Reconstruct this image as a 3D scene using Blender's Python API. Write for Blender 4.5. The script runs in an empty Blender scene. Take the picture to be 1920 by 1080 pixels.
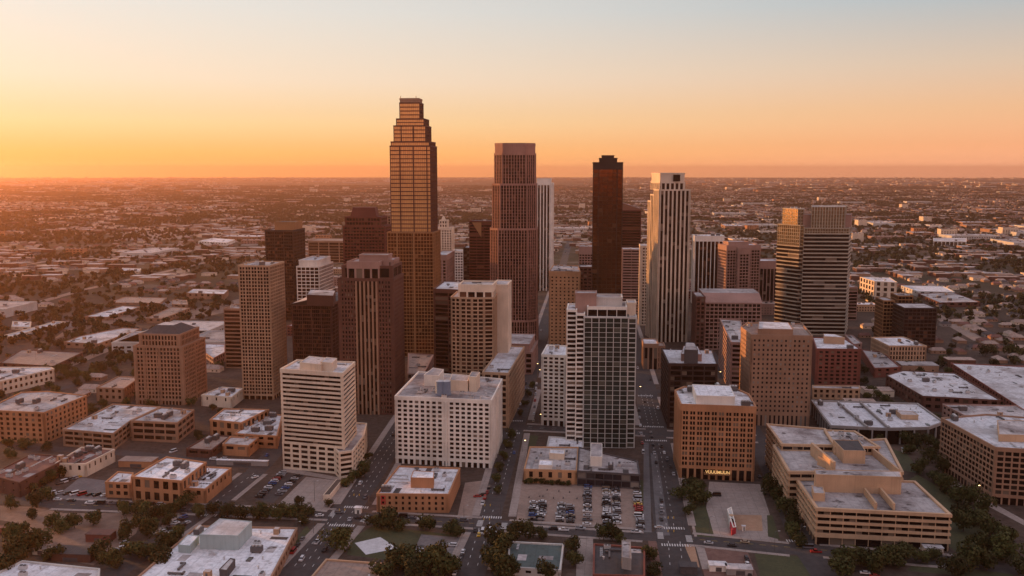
import bpy, math, random
import numpy as np
from mathutils import Vector, Matrix
R = math.radians
scene = bpy.context.scene
col = scene.collection
random.seed(7)
# ------------------------------------------------------------------ camera, sky, sun, exposure
H = 190.0                      # camera height above the streets
F = 1750.0                     # focal length in photo pixels
PITCH = math.atan(220 / F)      # the eye level; the rim of the plain, 27 km off, shows 12 picture rows lower
SP, CP = math.sin(PITCH), math.cos(PITCH)
cam = bpy.data.cameras.new('camera'); cam.sensor_width = 36; cam.lens = 36 * F / 1920
cam.clip_start = 1; cam.clip_end = 250000
camo = bpy.data.objects.new('camera', cam); col.objects.link(camo)
camo.location = (0, 0, H); camo.rotation_euler = (math.pi / 2 - PITCH, 0, 0)
scene.camera = camo
SUN_AZ, SUN_EL, GLOW_AZ = R(-58), R(4.5), R(-50)          # azimuth measured from +Y towards +X
world = bpy.data.worlds.new("World"); scene.world = world; world.use_nodes = True
wn = world.node_tree; wn.nodes.clear()
wo = wn.nodes.new('ShaderNodeOutputWorld'); bg = wn.nodes.new('ShaderNodeBackground')
sky = wn.nodes.new('ShaderNodeTexSky'); sky.sky_type = 'NISHITA'; sky.sun_disc = False
sky.sun_elevation = SUN_EL; sky.sun_rotation = SUN_AZ
sky.altitude = 200; sky.air_density = 1.0; sky.dust_density = 3.0; sky.ozone_density = 1.0
def srgb(r, g_, b_): return tuple(((c / 255 + .055) / 1.055) ** 2.4 if c > 10 else c / 3294.6 for c in (r, g_, b_))
def wnode(t, **kw):
    n = wn.nodes.new('ShaderNode' + t)
    for k, v in kw.items(): setattr(n, k, v)
    return n
def wramp(fac, stops):
    r = wnode('ValToRGB'); e = r.color_ramp.elements
    while len(e) < len(stops): e.new(.5)
    for i, (p_, c) in enumerate(stops): e[i].position = p_; e[i].color = (*c, 1)
    wn.links.new(fac, r.inputs[0]); return r.outputs[0]
def wmix(f, a_, b_, mode='MIX'):
    n = wnode('Mix', data_type='RGBA', blend_type=mode)
    for s_, v in ((0, f), (6, a_), (7, b_)):
        if isinstance(v, (int, float)): n.inputs[s_].default_value = v
        else: wn.links.new(v, n.inputs[s_])
    return n.outputs[2]
wtc = wnode('TexCoord'); wsep = wnode('SeparateXYZ'); wn.links.new(wtc.outputs['Generated'], wsep.inputs[0])
wmr = wnode('MapRange'); wn.links.new(wsep.outputs[2], wmr.inputs[0]); wmr.inputs[1].default_value = 0.0; wmr.inputs[2].default_value = .6
zf = wmr.outputs[0]                 # 0 = horizon, 1 = 37 degrees up and above
wflat = wnode('CombineXYZ'); wn.links.new(wsep.outputs[0], wflat.inputs[0]); wn.links.new(wsep.outputs[1], wflat.inputs[1])
wnorm = wnode('VectorMath', operation='NORMALIZE'); wn.links.new(wflat.outputs[0], wnorm.inputs[0])
wdot = wnode('VectorMath', operation='DOT_PRODUCT'); wn.links.new(wnorm.outputs[0], wdot.inputs[0]); wdot.inputs[1].default_value = (math.sin(GLOW_AZ), math.cos(GLOW_AZ), 0)
away = wramp(zf, [(0, srgb(255, 180, 140)), (.04, srgb(255, 180, 134)), (.10, srgb(250, 194, 150)), (.17, srgb(226, 198, 174)), (.27, srgb(178, 188, 194)), (.5, srgb(158, 162, 178)), (1, srgb(156, 152, 168))])
near = wramp(zf, [(0, srgb(255, 172, 90)), (.03, srgb(255, 190, 108)), (.08, srgb(255, 217, 160)), (.15, srgb(252, 228, 202)), (.27, srgb(236, 230, 222)), (.5, srgb(205, 200, 202)), (1, srgb(160, 158, 172))])
back = wramp(zf, [(0, srgb(222, 122, 92)), (.15, srgb(252, 162, 116)), (.4, srgb(214, 170, 156)), (1, srgb(156, 152, 168))])
f1_ = wnode('MapRange', interpolation_type='SMOOTHSTEP'); wn.links.new(wdot.outputs['Value'], f1_.inputs[0]); f1_.inputs[1].default_value = .05; f1_.inputs[2].default_value = 1.0
f0_ = wnode('MapRange', interpolation_type='SMOOTHSTEP'); wn.links.new(wdot.outputs['Value'], f0_.inputs[0]); f0_.inputs[1].default_value = -.8; f0_.inputs[2].default_value = .1
grad = wmix(f1_.outputs[0], wmix(f0_.outputs[0], back, away), near)
bg.inputs['Strength'].default_value = 0.02
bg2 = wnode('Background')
# unseen sky behind the camera and overhead is raised to fill facades and roofs
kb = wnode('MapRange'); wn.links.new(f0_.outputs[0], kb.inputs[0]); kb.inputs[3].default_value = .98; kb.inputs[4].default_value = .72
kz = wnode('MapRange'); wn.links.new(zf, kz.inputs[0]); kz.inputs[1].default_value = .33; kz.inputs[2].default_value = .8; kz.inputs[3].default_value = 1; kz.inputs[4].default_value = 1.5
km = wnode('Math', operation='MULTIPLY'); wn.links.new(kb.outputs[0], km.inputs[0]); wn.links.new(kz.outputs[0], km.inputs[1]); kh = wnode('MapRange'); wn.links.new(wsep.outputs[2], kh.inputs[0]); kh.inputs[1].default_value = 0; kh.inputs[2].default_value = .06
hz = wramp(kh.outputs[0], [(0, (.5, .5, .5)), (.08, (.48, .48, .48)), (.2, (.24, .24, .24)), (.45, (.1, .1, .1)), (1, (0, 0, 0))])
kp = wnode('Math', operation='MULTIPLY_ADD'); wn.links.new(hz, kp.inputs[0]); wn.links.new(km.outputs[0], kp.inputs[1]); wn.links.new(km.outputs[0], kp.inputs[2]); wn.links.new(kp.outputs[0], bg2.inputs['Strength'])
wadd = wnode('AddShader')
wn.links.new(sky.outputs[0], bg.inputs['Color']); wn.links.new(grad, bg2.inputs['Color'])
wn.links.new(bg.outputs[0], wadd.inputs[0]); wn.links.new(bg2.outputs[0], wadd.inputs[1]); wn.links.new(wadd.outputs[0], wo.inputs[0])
sun = bpy.data.lights.new('sun', 'SUN'); sun.energy = 5.0; sun.angle = R(0.5); sun.color = (1.0, 0.42, 0.12)
suno = bpy.data.objects.new('sun', sun); col.objects.link(suno)
sd = Vector((math.sin(SUN_AZ) * math.cos(SUN_EL), math.cos(SUN_AZ) * math.cos(SUN_EL), math.sin(SUN_EL)))
suno.rotation_euler = sd.to_track_quat('Z', 'Y').to_euler()
vs = scene.view_settings
vs.view_transform = 'Standard'; vs.look = 'None'; vs.gamma = 1; vs.use_curve_mapping = False; vs.exposure = 0.35
scene.cycles.max_bounces = 6; scene.cycles.diffuse_bounces = 3; scene.cycles.glossy_bounces = 3
scene.cycles.transparent_max_bounces = 8; scene.cycles.volume_bounces = 0
scene.cycles.use_denoising = True
HAZE_DENSITY = 4.7e-5
# ------------------------------------------------------------------ picture <-> place
def g(px, py, z=0.0):
    x, y = (px - 960) / F, (540 - py) / F
    dx, dy, dz = x, CP + y * SP, -SP + y * CP
    t = (z - H) / dz
    return (dx * t, dy * t)
def hgt(Y, yt):                # height whose picture row is yt at distance Y
    k = (540 - yt) / F
    return H + Y * (k * CP - SP) / (CP + k * SP)
def xat(px, Y, z):
    return (px - 960) / F * (Y * CP - (z - H) * SP)
# ------------------------------------------------------------------ materials
MATS = {}
def _mat(name):
    m = bpy.data.materials.new(name); m.use_nodes = True
    nt = m.node_tree; nt.nodes.clear()
    o = nt.nodes.new('ShaderNodeOutputMaterial'); p = nt.nodes.new('ShaderNodeBsdfPrincipled')
    nt.links.new(p.outputs[0], o.inputs[0]); MATS[name] = m
    return m, nt, p
def N(nt, t, **kw):
    n = nt.nodes.new('ShaderNode' + t)
    for k, v in kw.items():
        if k.startswith('i_'): n.inputs[int(k[2:]) if k[2:].isdigit() else k[2:].replace('_', ' ')].default_value = v
        else: setattr(n, k, v)
    return n
def noise(nt, vec, scale, detail=3, rough=.55):
    n = N(nt, 'TexNoise'); n.inputs['Scale'].default_value = scale; n.inputs['Detail'].default_value = detail
    n.inputs['Roughness'].default_value = rough; nt.links.new(vec, n.inputs['Vector']); return n.outputs[0]
def ramp(nt, fac, stops):
    r = N(nt, 'ValToRGB'); e = r.color_ramp.elements
    while len(e) < len(stops): e.new(.5)
    for i, (p, c) in enumerate(stops):
        e[i].position = p; e[i].color = (*c, 1) if len(c) == 3 else c
    nt.links.new(fac, r.inputs[0]); return r.outputs[0]
def mix(nt, fac, a, b, mode='MIX'):
    n = N(nt, 'Mix', data_type='RGBA', blend_type=mode)
    for s, v in ((0, fac), (6, a), (7, b)):
        if isinstance(v, (int, float)): n.inputs[s].default_value = v
        elif isinstance(v, tuple): n.inputs[s].default_value = (*v, 1)
        else: nt.links.new(v, n.inputs[s])
    return n.outputs[2]
def coord(nt, scale=(1, 1, 1), which='Object'):
    if which == 'World': src = N(nt, 'NewGeometry').outputs['Position']
    else: src = N(nt, 'TexCoord').outputs[which]
    m = N(nt, 'Mapping'); m.inputs['Scale'].default_value = scale
    nt.links.new(src, m.inputs[0]); return m.outputs[0]
def wall_mat(name, c, rough=.85, var=.18, spec=.3):
    m, nt, p = _mat(name)
    a = noise(nt, coord(nt, (.06, .06, .06)), 1.0, 4)
    s = noise(nt, coord(nt, (.9, .9, .05)), 1.0, 3)
    lo = tuple(x * (1 - var) for x in c); hi = tuple(min(1, x * (1 + var)) for x in c)
    base = ramp(nt, a, [(.3, lo), (.7, hi)])
    base = mix(nt, ramp(nt, s, [(.5, (0, 0, 0)), (.75, (.35, .35, .35))]), base, tuple(x * .6 for x in c))
    nt.links.new(base, p.inputs['Base Color']); p.inputs['Roughness'].default_value = rough
    p.inputs['Specular IOR Level'].default_value = spec
    return m
def glass_mat(name, c, blind, metal=.55, rough=.12, amount=.3, tilt=.05):
    """window glass: every pane has its own tilt, tint and blinds behind it"""
    m, nt, p = _mat(name)
    uv = N(nt, 'TexCoord').outputs['UV']
    fl = N(nt, 'VectorMath', operation='FLOOR'); nt.links.new(uv, fl.inputs[0])
    oi = N(nt, 'ObjectInfo'); cb = N(nt, 'CombineXYZ'); nt.links.new(oi.outputs['Random'], cb.inputs[2])
    ad = N(nt, 'VectorMath', operation='ADD'); nt.links.new(fl.outputs[0], ad.inputs[0]); nt.links.new(cb.outputs[0], ad.inputs[1])
    wnz = N(nt, 'TexWhiteNoise', noise_dimensions='3D'); nt.links.new(ad.outputs[0], wnz.inputs['Vector'])
    v = wnz.outputs['Value']
    dk = tuple(x * (.55 if tilt > .02 else .88) for x in c)
    base = ramp(nt, v, [(0, dk), (.6, c), (1 - amount * .45, c), (1 - amount * .2, blind)])
    nt.links.new(base, p.inputs['Base Color'])
    mt = N(nt, 'MapRange'); nt.links.new(v, mt.inputs[0])
    mt.inputs[1].default_value = 1 - amount * .45; mt.inputs[2].default_value = 1 - amount * .2
    mt.inputs[3].default_value = metal; mt.inputs[4].default_value = metal * .3
    nt.links.new(mt.outputs[0], p.inputs['Metallic']); p.inputs['Roughness'].default_value = rough
    # pane tilt
    geo = N(nt, 'NewGeometry')
    sb = N(nt, 'VectorMath', operation='SUBTRACT'); nt.links.new(wnz.outputs['Color'], sb.inputs[0]); sb.inputs[1].default_value = (.5, .5, .5)
    sc = N(nt, 'VectorMath', operation='SCALE'); nt.links.new(sb.outputs[0], sc.inputs[0]); sc.inputs['Scale'].default_value = tilt
    a2 = N(nt, 'VectorMath', operation='ADD'); nt.links.new(geo.outputs['Normal'], a2.inputs[0]); nt.links.new(sc.outputs[0], a2.inputs[1])
    nm = N(nt, 'VectorMath', operation='NORMALIZE'); nt.links.new(a2.outputs[0], nm.inputs[0]); nt.links.new(nm.outputs[0], p.inputs['Normal'])
    return m
def roof_mat(name, c, stain, amt=.5, seams=True, sc=1.0):
    m, nt, p = _mat(name)
    w = coord(nt, (1, 1, 1), 'World')
    n1 = noise(nt, w, .035 * sc, 5, .65); n2 = noise(nt, w, .35 * sc, 4, .7); n3 = noise(nt, w, .11 * sc, 4, .6)
    base = ramp(nt, n2, [(.3, tuple(x * .6 for x in c)), (.55, c)])
    base = mix(nt, ramp(nt, n1, [(.56 - amt * .12, (0, 0, 0)), (.66, (amt, amt, amt))]), base, stain)
    base = mix(nt, ramp(nt, n3, [(.6, (0, 0, 0)), (.66, (amt, amt, amt))]), base, tuple(x * .5 for x in stain))
    if seams:
        rot = N(nt, 'Mapping'); rot.inputs['Rotation'].default_value = (0, 0, R(6)); nt.links.new(w, rot.inputs[0])
        wv = N(nt, 'TexWave', wave_type='BANDS', bands_direction='X'); wv.inputs['Scale'].default_value = .055
        nt.links.new(rot.outputs[0], wv.inputs[0])
        base = mix(nt, ramp(nt, wv.outputs[0], [(.02, (.3, .3, .3)), (.06, (0, 0, 0))]), base, tuple(x * .5 for x in c))
    oi = N(nt, 'ObjectInfo'); mr = N(nt, 'MapRange'); nt.links.new(oi.outputs['Random'], mr.inputs[0]); mr.inputs[3].default_value = .72; mr.inputs[4].default_value = 1.08
    hs = N(nt, 'HueSaturation'); nt.links.new(base, hs.inputs['Color']); nt.links.new(mr.outputs[0], hs.inputs['Value'])
    nt.links.new(hs.outputs[0], p.inputs['Base Color']); p.inputs['Roughness'].default_value = .8
    return m
def plain(name, c, rough=.7, metal=0.0, emit=None, es=0.0):
    m, nt, p = _mat(name)
    n = noise(nt, coord(nt, (1, 1, 1)), .8, 3)
    base = ramp(nt, n, [(.3, tuple(x * .85 for x in c)), (.7, c)])
    nt.links.new(base, p.inputs['Base Color']); p.inputs['Roughness'].default_value = rough; p.inputs['Metallic'].default_value = metal
    if emit: p.inputs['Emission Color'].default_value = (*emit, 1); p.inputs['Emission Strength'].default_value = es
    return m
for nm, c in dict(white=(.78, .71, .62), cream=(.68, .55, .42), beige=(.44, .28, .175), tan=(.33, .19, .12), brown=(.115, .05, .035),
                  darkbrown=(.05, .028, .021), granite=(.36, .19, .145), redbrick=(.20, .065, .045), orangebrick=(.42, .20, .10),
                  orangetan=(.50, .27, .14), grey=(.30, .27, .25), palegrey=(.52, .50, .46), rose=(.34, .205, .165), darkgrey=(.08, .07, .07),
                  olive=(.40, .33, .25), teal=(.34, .42, .42), sand=(.52, .34, .21), goldtrim_sunlit=(.32, .16, .07), maroon=(.12, .032, .022)).items():  # the gold-brown wall also carries painted sunlight on two buildings
    wall_mat(nm, c)
glass_mat('glass_dark', (.018, .010, .008), (.20, .15, .11), .4, .15, .35)
glass_mat('glass_brown', (.03, .010, .006), (.14, .06, .035), .5, .12)
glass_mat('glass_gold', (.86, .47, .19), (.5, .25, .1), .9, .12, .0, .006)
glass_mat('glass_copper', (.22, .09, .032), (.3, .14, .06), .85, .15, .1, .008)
glass_mat('glass_green', (.05, .07, .06), (.10, .10, .08), .5, .1)
glass_mat('glass_black', (.17, .07, .028), (.13, .06, .03), .85, .1, .1, .010)
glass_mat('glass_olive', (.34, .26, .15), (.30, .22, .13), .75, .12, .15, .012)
glass_mat('glass_blue', (.03, .025, .03), (.30, .26, .22), .3, .2, .5)
roof_mat('roof_white', (.80, .79, .80), (.26, .20, .17), .8)
roof_mat('roof_clean', (.86, .86, .88), (.42, .36, .33), .6)
roof_mat('roof_grey', (.56, .51, .49), (.14, .10, .09), .9)
roof_mat('roof_tan', (.42, .30, .24), (.22, .14, .11), .5)
roof_mat('roof_dark', (.06, .05, .048), (.16, .12, .11), .4)
roof_mat('roof_red', (.22, .09, .065), (.10, .05, .04), .6)
roof_mat('roof_green', (.10, .14, .13), (.06, .08, .07), .3)
plain('metal_light', (.55, .54, .53), .45, .3); plain('metal_dark', (.12, .11, .11), .5, .4); plain('tank_blue', (.20, .27, .38), .4, .3)
plain('rust', (.22, .09, .05)); plain('rubber', (.02, .02, .02), .9); plain('kerb', (.38, .34, .31), .9)
plain('bark', (.07, .05, .035), .9); plain('signred', (.45, .02, .03), .5); plain('yellowpaint', (.6, .38, .05))
plain('lamp_glow', (.9, .7, .4), .4, 0, (1, .62, .25), 6.0); plain('sign_glow', (.9, .65, .25), .4, 0, (1, .55, .2), .42)
plain('lamp_white', (.9, .9, .8), .4, 0, (1, .9, .7), 5.0)
# ------------------------------------------------------------------ mesh builder and object tree
class MB:
    def __init__(s): s.v = []; s.f = []; s.uv = []; s.m = []
    def face(s, pts, uv=None, m=0):
        i = len(s.v); s.v += [tuple(p) for p in pts]; s.f.append(tuple(range(i, i + len(pts))))
        s.uv.append(uv or [(0, 0)] * len(pts)); s.m.append(m)
    def prism(s, poly, z0, z1, m=0, top=True, bot=False, mt=None):
        n = len(poly)
        for i in range(n):
            a, b = poly[i], poly[(i + 1) % n]
            s.face([(a[0], a[1], z0), (b[0], b[1], z0), (b[0], b[1], z1), (a[0], a[1], z1)], m=m)
        if top: s.face([(p[0], p[1], z1) for p in poly], m=m if mt is None else mt)
        if bot: s.face([(p[0], p[1], z0) for p in reversed(poly)], m=m)
    def box(s, cx, cy, z0, z1, w, d, a=0.0, m=0, mt=None, bot=False):
        ca, sa = math.cos(a), math.sin(a)
        s.prism([(cx + x * ca - y * sa, cy + x * sa + y * ca) for x, y in ((-w/2, -d/2), (w/2, -d/2), (w/2, d/2), (-w/2, d/2))], z0, z1, m, True, bot, mt)
    def bar(s, A, B, n, dep, z0, z1, m=0):
        """upright slab on the wall line A-B standing out dep along n"""
        o = (A[0] + n[0] * dep, A[1] + n[1] * dep); q = (B[0] + n[0] * dep, B[1] + n[1] * dep)
        s.face([(*o, z0), (*q, z0), (*q, z1), (*o, z1)], m=m)
        s.face([(*A, z0), (*o, z0), (*o, z1), (*A, z1)], m=m); s.face([(*q, z0), (*B, z0), (*B, z1), (*q, z1)], m=m)
        s.face([(*o, z1), (*q, z1), (*B, z1), (*A, z1)], m=m); s.face([(*A, z0), (*B, z0), (*q, z0), (*o, z0)], m=m)
    def ring(s, outer, inner, z0, z1, m=0, inside=False):
        n = len(outer)
        for i in range(n):
            a, b, c, d = outer[i], outer[(i + 1) % n], inner[(i + 1) % n], inner[i]
            s.face([(*a, z0), (*b, z0), (*b, z1), (*a, z1)], m=m)
            s.face([(*a, z1), (*b, z1), (*c, z1), (*d, z1)], m=m)
            s.face([(*d, z0), (*c, z0), (*b, z0), (*a, z0)], m=m)
            if inside: s.face([(*c, z0), (*d, z0), (*d, z1), (*c, z1)], m=m)
    def cyl(s, cx, cy, z0, z1, r0, r1=None, n=10, m=0):
        r1 = r0 if r1 is None else r1
        for i in range(n):
            a, b = 2 * math.pi * i / n, 2 * math.pi * (i + 1) / n
            s.face([(cx + r0 * math.cos(a), cy + r0 * math.sin(a), z0), (cx + r0 * math.cos(b), cy + r0 * math.sin(b), z0),
                    (cx + r1 * math.cos(b), cy + r1 * math.sin(b), z1), (cx + r1 * math.cos(a), cy + r1 * math.sin(a), z1)], m=m)
        s.face([(cx + r1 * math.cos(2 * math.pi * i / n), cy + r1 * math.sin(2 * math.pi * i / n), z1) for i in range(n)], m=m)
    def tube(s, a, b, r0, r1, n=5, m=0):
        a, b = Vector(a), Vector(b); d = (b - a).normalized()
        u = d.orthogonal().normalized(); w = d.cross(u)
        for i in range(n):
            t, q = 2 * math.pi * i / n, 2 * math.pi * (i + 1) / n
            e0 = u * math.cos(t) + w * math.sin(t); e1 = u * math.cos(q) + w * math.sin(q)
            s.face([a + e0 * r0, a + e1 * r0, b + e1 * r1, b + e0 * r1], m=m)
    def mesh(s, name, mats, o=(0, 0, 0)):
        me = bpy.data.meshes.new(name)
        me.from_pydata([(x - o[0], y - o[1], z - o[2]) for x, y, z in s.v], [], s.f)
        if any(s.m): me.polygons.foreach_set('material_index', s.m)
        ul = me.uv_layers.new(name='UVMap'); ul.data.foreach_set('uv', [c for f in s.uv for p in f for c in p])
        for m in (mats if isinstance(mats, (list, tuple)) else [mats]): me.materials.append(MATS[m])
        return me
    def obj(s, name, mats, parent=None, o=None):
        if not s.f: return None
        o = (parent['ox'], parent['oy'], parent['oz']) if (o is None and parent is not None) else (o or (0, 0, 0))
        return link(name, s.mesh(name, mats, o), parent, None if parent is not None else o)
def link(name, me, parent=None, loc=None):
    ob = bpy.data.objects.new(name, me); col.objects.link(ob)
    if parent is not None: ob.parent = parent
    if loc is not None: ob.location = loc
    return ob
def tag(o, label=None, cat=None, group=None, kind=None):
    if label: o['label'] = label
    if cat: o['category'] = cat
    if group: o['group'] = group
    if kind: o['kind'] = kind
    return o
def root(name, label, cat, loc, group=None):
    o = bpy.data.objects.new(name, None); col.objects.link(o); o.location = loc; o.empty_display_size = 1
    o['ox'], o['oy'], o['oz'] = float(loc[0]), float(loc[1]), float(loc[2])
    return tag(o, label, cat, group)
def off(poly, d):
    n = len(poly); r = []
    for i in range(n):
        p, c, q = Vector(poly[i - 1]), Vector(poly[i]), Vector(poly[(i + 1) % n])
        e0 = (c - p).normalized(); e1 = (q - c).normalized()
        n0 = Vector((e0.y, -e0.x)); n1 = Vector((e1.y, -e1.x)); b = n0 + n1
        k = d / max(.25, (1 + n0.dot(n1))); r.append((c.x + b.x * k, c.y + b.y * k))
    return r
def centroid(poly): return (sum(p[0] for p in poly) / len(poly), sum(p[1] for p in poly) / len(poly))
FOOT = []                        # all footprints, so that nothing else grows there
# ------------------------------------------------------------------ facades
def S(wall, glass='glass_dark', fl=3.9, bay=4.0, sp=1.3, pr=.9, sd=.25, pd=.45, top=1.6, bot=0.0, corner=0.0, mode='glaze', roof='roof_grey',
      solid=(), minor=0, mw=.25, units=0, rec=True, blank=()):
    return dict(locals())
def facade(rt, poly, z0, z1, st, W, G, panes, bands):
    n = len(poly); zt = z1 - st['top']; zb = z0 + st['bot']
    nf = max(1, round((zt - zb) / st['fl'])); fh = (zt - zb) / nf
    o1 = off(poly, st['sd'])
    # spandrels: one mitred ring per floor
    if st['sp'] > 0 and st['sd'] > 0:
        for k in range(nf):
            a = zb + k * fh; W.ring(o1, poly, a, a + st['sp'] * fh / st['fl'])
    W.ring(off(poly, max(st['sd'], st['pd']) + .06), off(poly, -.45), zt, z1, inside=True)
    if st['bot'] > 0: W.ring(off(poly, max(st['sd'], st['pd']) + .06), poly, zb - .9, zb)
    for i in range(n):
        A, B = Vector(poly[i]), Vector(poly[(i + 1) % n]); L = (B - A).length
        if L < .3: continue
        e = (B - A) / L; nn = Vector((e.y, -e.x)); mid = (A + B) / 2
        facing = nn.dot(-mid) > 0
        nb = max(1, round((L - 2 * st['corner']) / st['bay'])); c0 = st['corner']; bw = (L - 2 * c0) / nb
        if i in st['blank']:
            W.bar(A, B, nn, st['sd'], z0, zt + .05); G.face([(*A, z0), (*B, z0), (*B, zt), (*A, zt)]); continue
        if c0 > 0:
            W.bar(A, A + e * c0, nn, st['pd'], z0, zt + .05); W.bar(B - e * c0, B, nn, st['pd'], z0, zt + .05)
        if st['pr'] > 0:
            hw = st['pr'] / 2
            for k in range(nb + 1):
                u = c0 + k * bw
                a, b = max(u - hw, 0), min(u + hw, L)
                W.bar(A + e * a, A + e * b, nn, st['pd'], z0, zt + .05)
        if st['minor']:
            for k in range(nb):
                for j in range(1, st['minor'] + 1):
                    u = c0 + (k + j / (st['minor'] + 1)) * bw
                    W.bar(A + e * (u - st['mw'] / 2), A + e * (u + st['mw'] / 2), nn, st['sd'] + .07, zb, zt + .05)
        for (u0, u1, dd) in st['solid']:
            if facing and L > 12: W.bar(A + e * (u0 * L), A + e * (u1 * L), nn, dd, z0, zt + .04)
        if panes is not None and facing:
            G.face([(*A, z0), (*B, z0), (*B, zt), (*A, zt)], m=1)
            h = fh - st['sp'] * fh / st['fl']; w = bw - st['pr']
            for k in range(nf):
                for j in range(nb):
                    u = c0 + (j + .5) * bw
                    if any(u0 * L - 1 < u < u1 * L + 1 for (u0, u1, _) in st['solid'] if L > 12): continue
                    p = A + e * u
                    panes.append((p.x + nn.x * .03, p.y + nn.y * .03, zb + (k + 1) * fh - h / 2, w, h, math.atan2(e.y, e.x), (p.x ** 2 + p.y ** 2 + (zb + k * fh - H) ** 2)))
            if st['bot'] > 0:
                G.face([(*(A + nn * .02), z0), (*(B + nn * .02), z0), (*(B + nn * .02), zb), (*(A + nn * .02), zb)], [(0, 0), (nb, 0), (nb, 1), (0, 1)])
        elif bands is not None:
            G.face([(*A, z0), (*B, z0), (*B, zb + .01), (*A, zb + .01)], [(0, 0), (nb, 0), (nb, 1), (0, 1)])
            for k in range(nf):
                a, b = zb + k * fh, zb + (k + 1) * fh
                bands.setdefault(k, MB()).face([(*A, a), (*B, a), (*B, b), (*A, b)], [(i * 37, k + .01), (i * 37 + nb * 2, k + .01), (i * 37 + nb * 2, k + .99), (i * 37, k + .99)])
        else:
            G.face([(*A, z0), (*B, z0), (*B, zt), (*A, zt)], [(i * 37, 0), (i * 37 + nb * (st['minor'] + 1), 0), (i * 37 + nb * (st['minor'] + 1), nf), (i * 37, nf)])
PANES = {}
def pane_mesh(w, h, a, glass):
    k = (round(w, 2), round(h, 2), round(a, 3), glass)
    if k not in PANES:
        m = MB(); e = Vector((math.cos(a), math.sin(a))); n = Vector((e.y, -e.x))
        A, B = -e * w / 2, e * w / 2
        m.bar(A, B, n, .06, -h / 2, h / 2)
        PANES[k] = m.mesh('window', glass)
    return PANES[k]
def building(name, label, cat, tiers, group=None, clutter=0, boxes=(), seed=0, extra=None):
    """tiers: list of (poly, z0, z1, style)"""
    c = centroid(tiers[0][0]); rt = root(name, label, cat, (c[0], c[1], 0), group); FOOT.append(tiers[0][0])
    byw = {}
    for ti, (poly, z0, z1, st) in enumerate(tiers):
        W = byw.setdefault(('wall', st['wall']), MB())
        key = ('glass', st['glass'], st['wall'])
        G = byw.setdefault(key, MB())
        panes = [] if st['mode'] == 'win' else None; bands = {} if st['mode'] == 'band' else None
        facade(rt, poly, z0, z1, st, W, G, panes, bands)
        rz = z1 - min(1.0, st['top'] * .6)
        rm = MB(); rm.face([(p[0], p[1], rz) for p in off(poly, -.44)]); rm.obj('roof', st['roof'], rt)
        if panes:
            panes.sort(key=lambda t: t[-1]); rest = MB()
            for q, (x, y, z, w, h, a, d) in enumerate(panes):
                if q < 100:
                    link('window', pane_mesh(w, h, a, st['glass']), rt, (x - c[0], y - c[1], z))
                else:
                    e = Vector((math.cos(a), math.sin(a))) * w / 2; nn = Vector((e.y, -e.x)).normalized(); p = Vector((x, y))
                    rest.bar(p - e, p + e, nn, .06, z - h / 2, z + h / 2)
                    for r in range(5): rest.uv[-1 - r] = [(q + .5, .5)] * 4
            if rest.f: tag(rest.obj('window', st['glass'], rt), None, kind='stuff')
        if bands:
            for k in sorted(bands): bands[k].obj('window_band', st['glass'], rt)
    for k, m in byw.items():
        if not m.f: continue
        if k[0] == 'wall': m.obj('wall', k[1], rt)
        else: m.obj('glazing', [k[1], k[2]], rt)
    for b in boxes: b(rt)
    if clutter: roof_units(rt, tiers[-1][0], tiers[-1][2] - min(1.0, tiers[-1][3]['top'] * .6), clutter, seed)
    if extra: extra(rt)
    return rt
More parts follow.
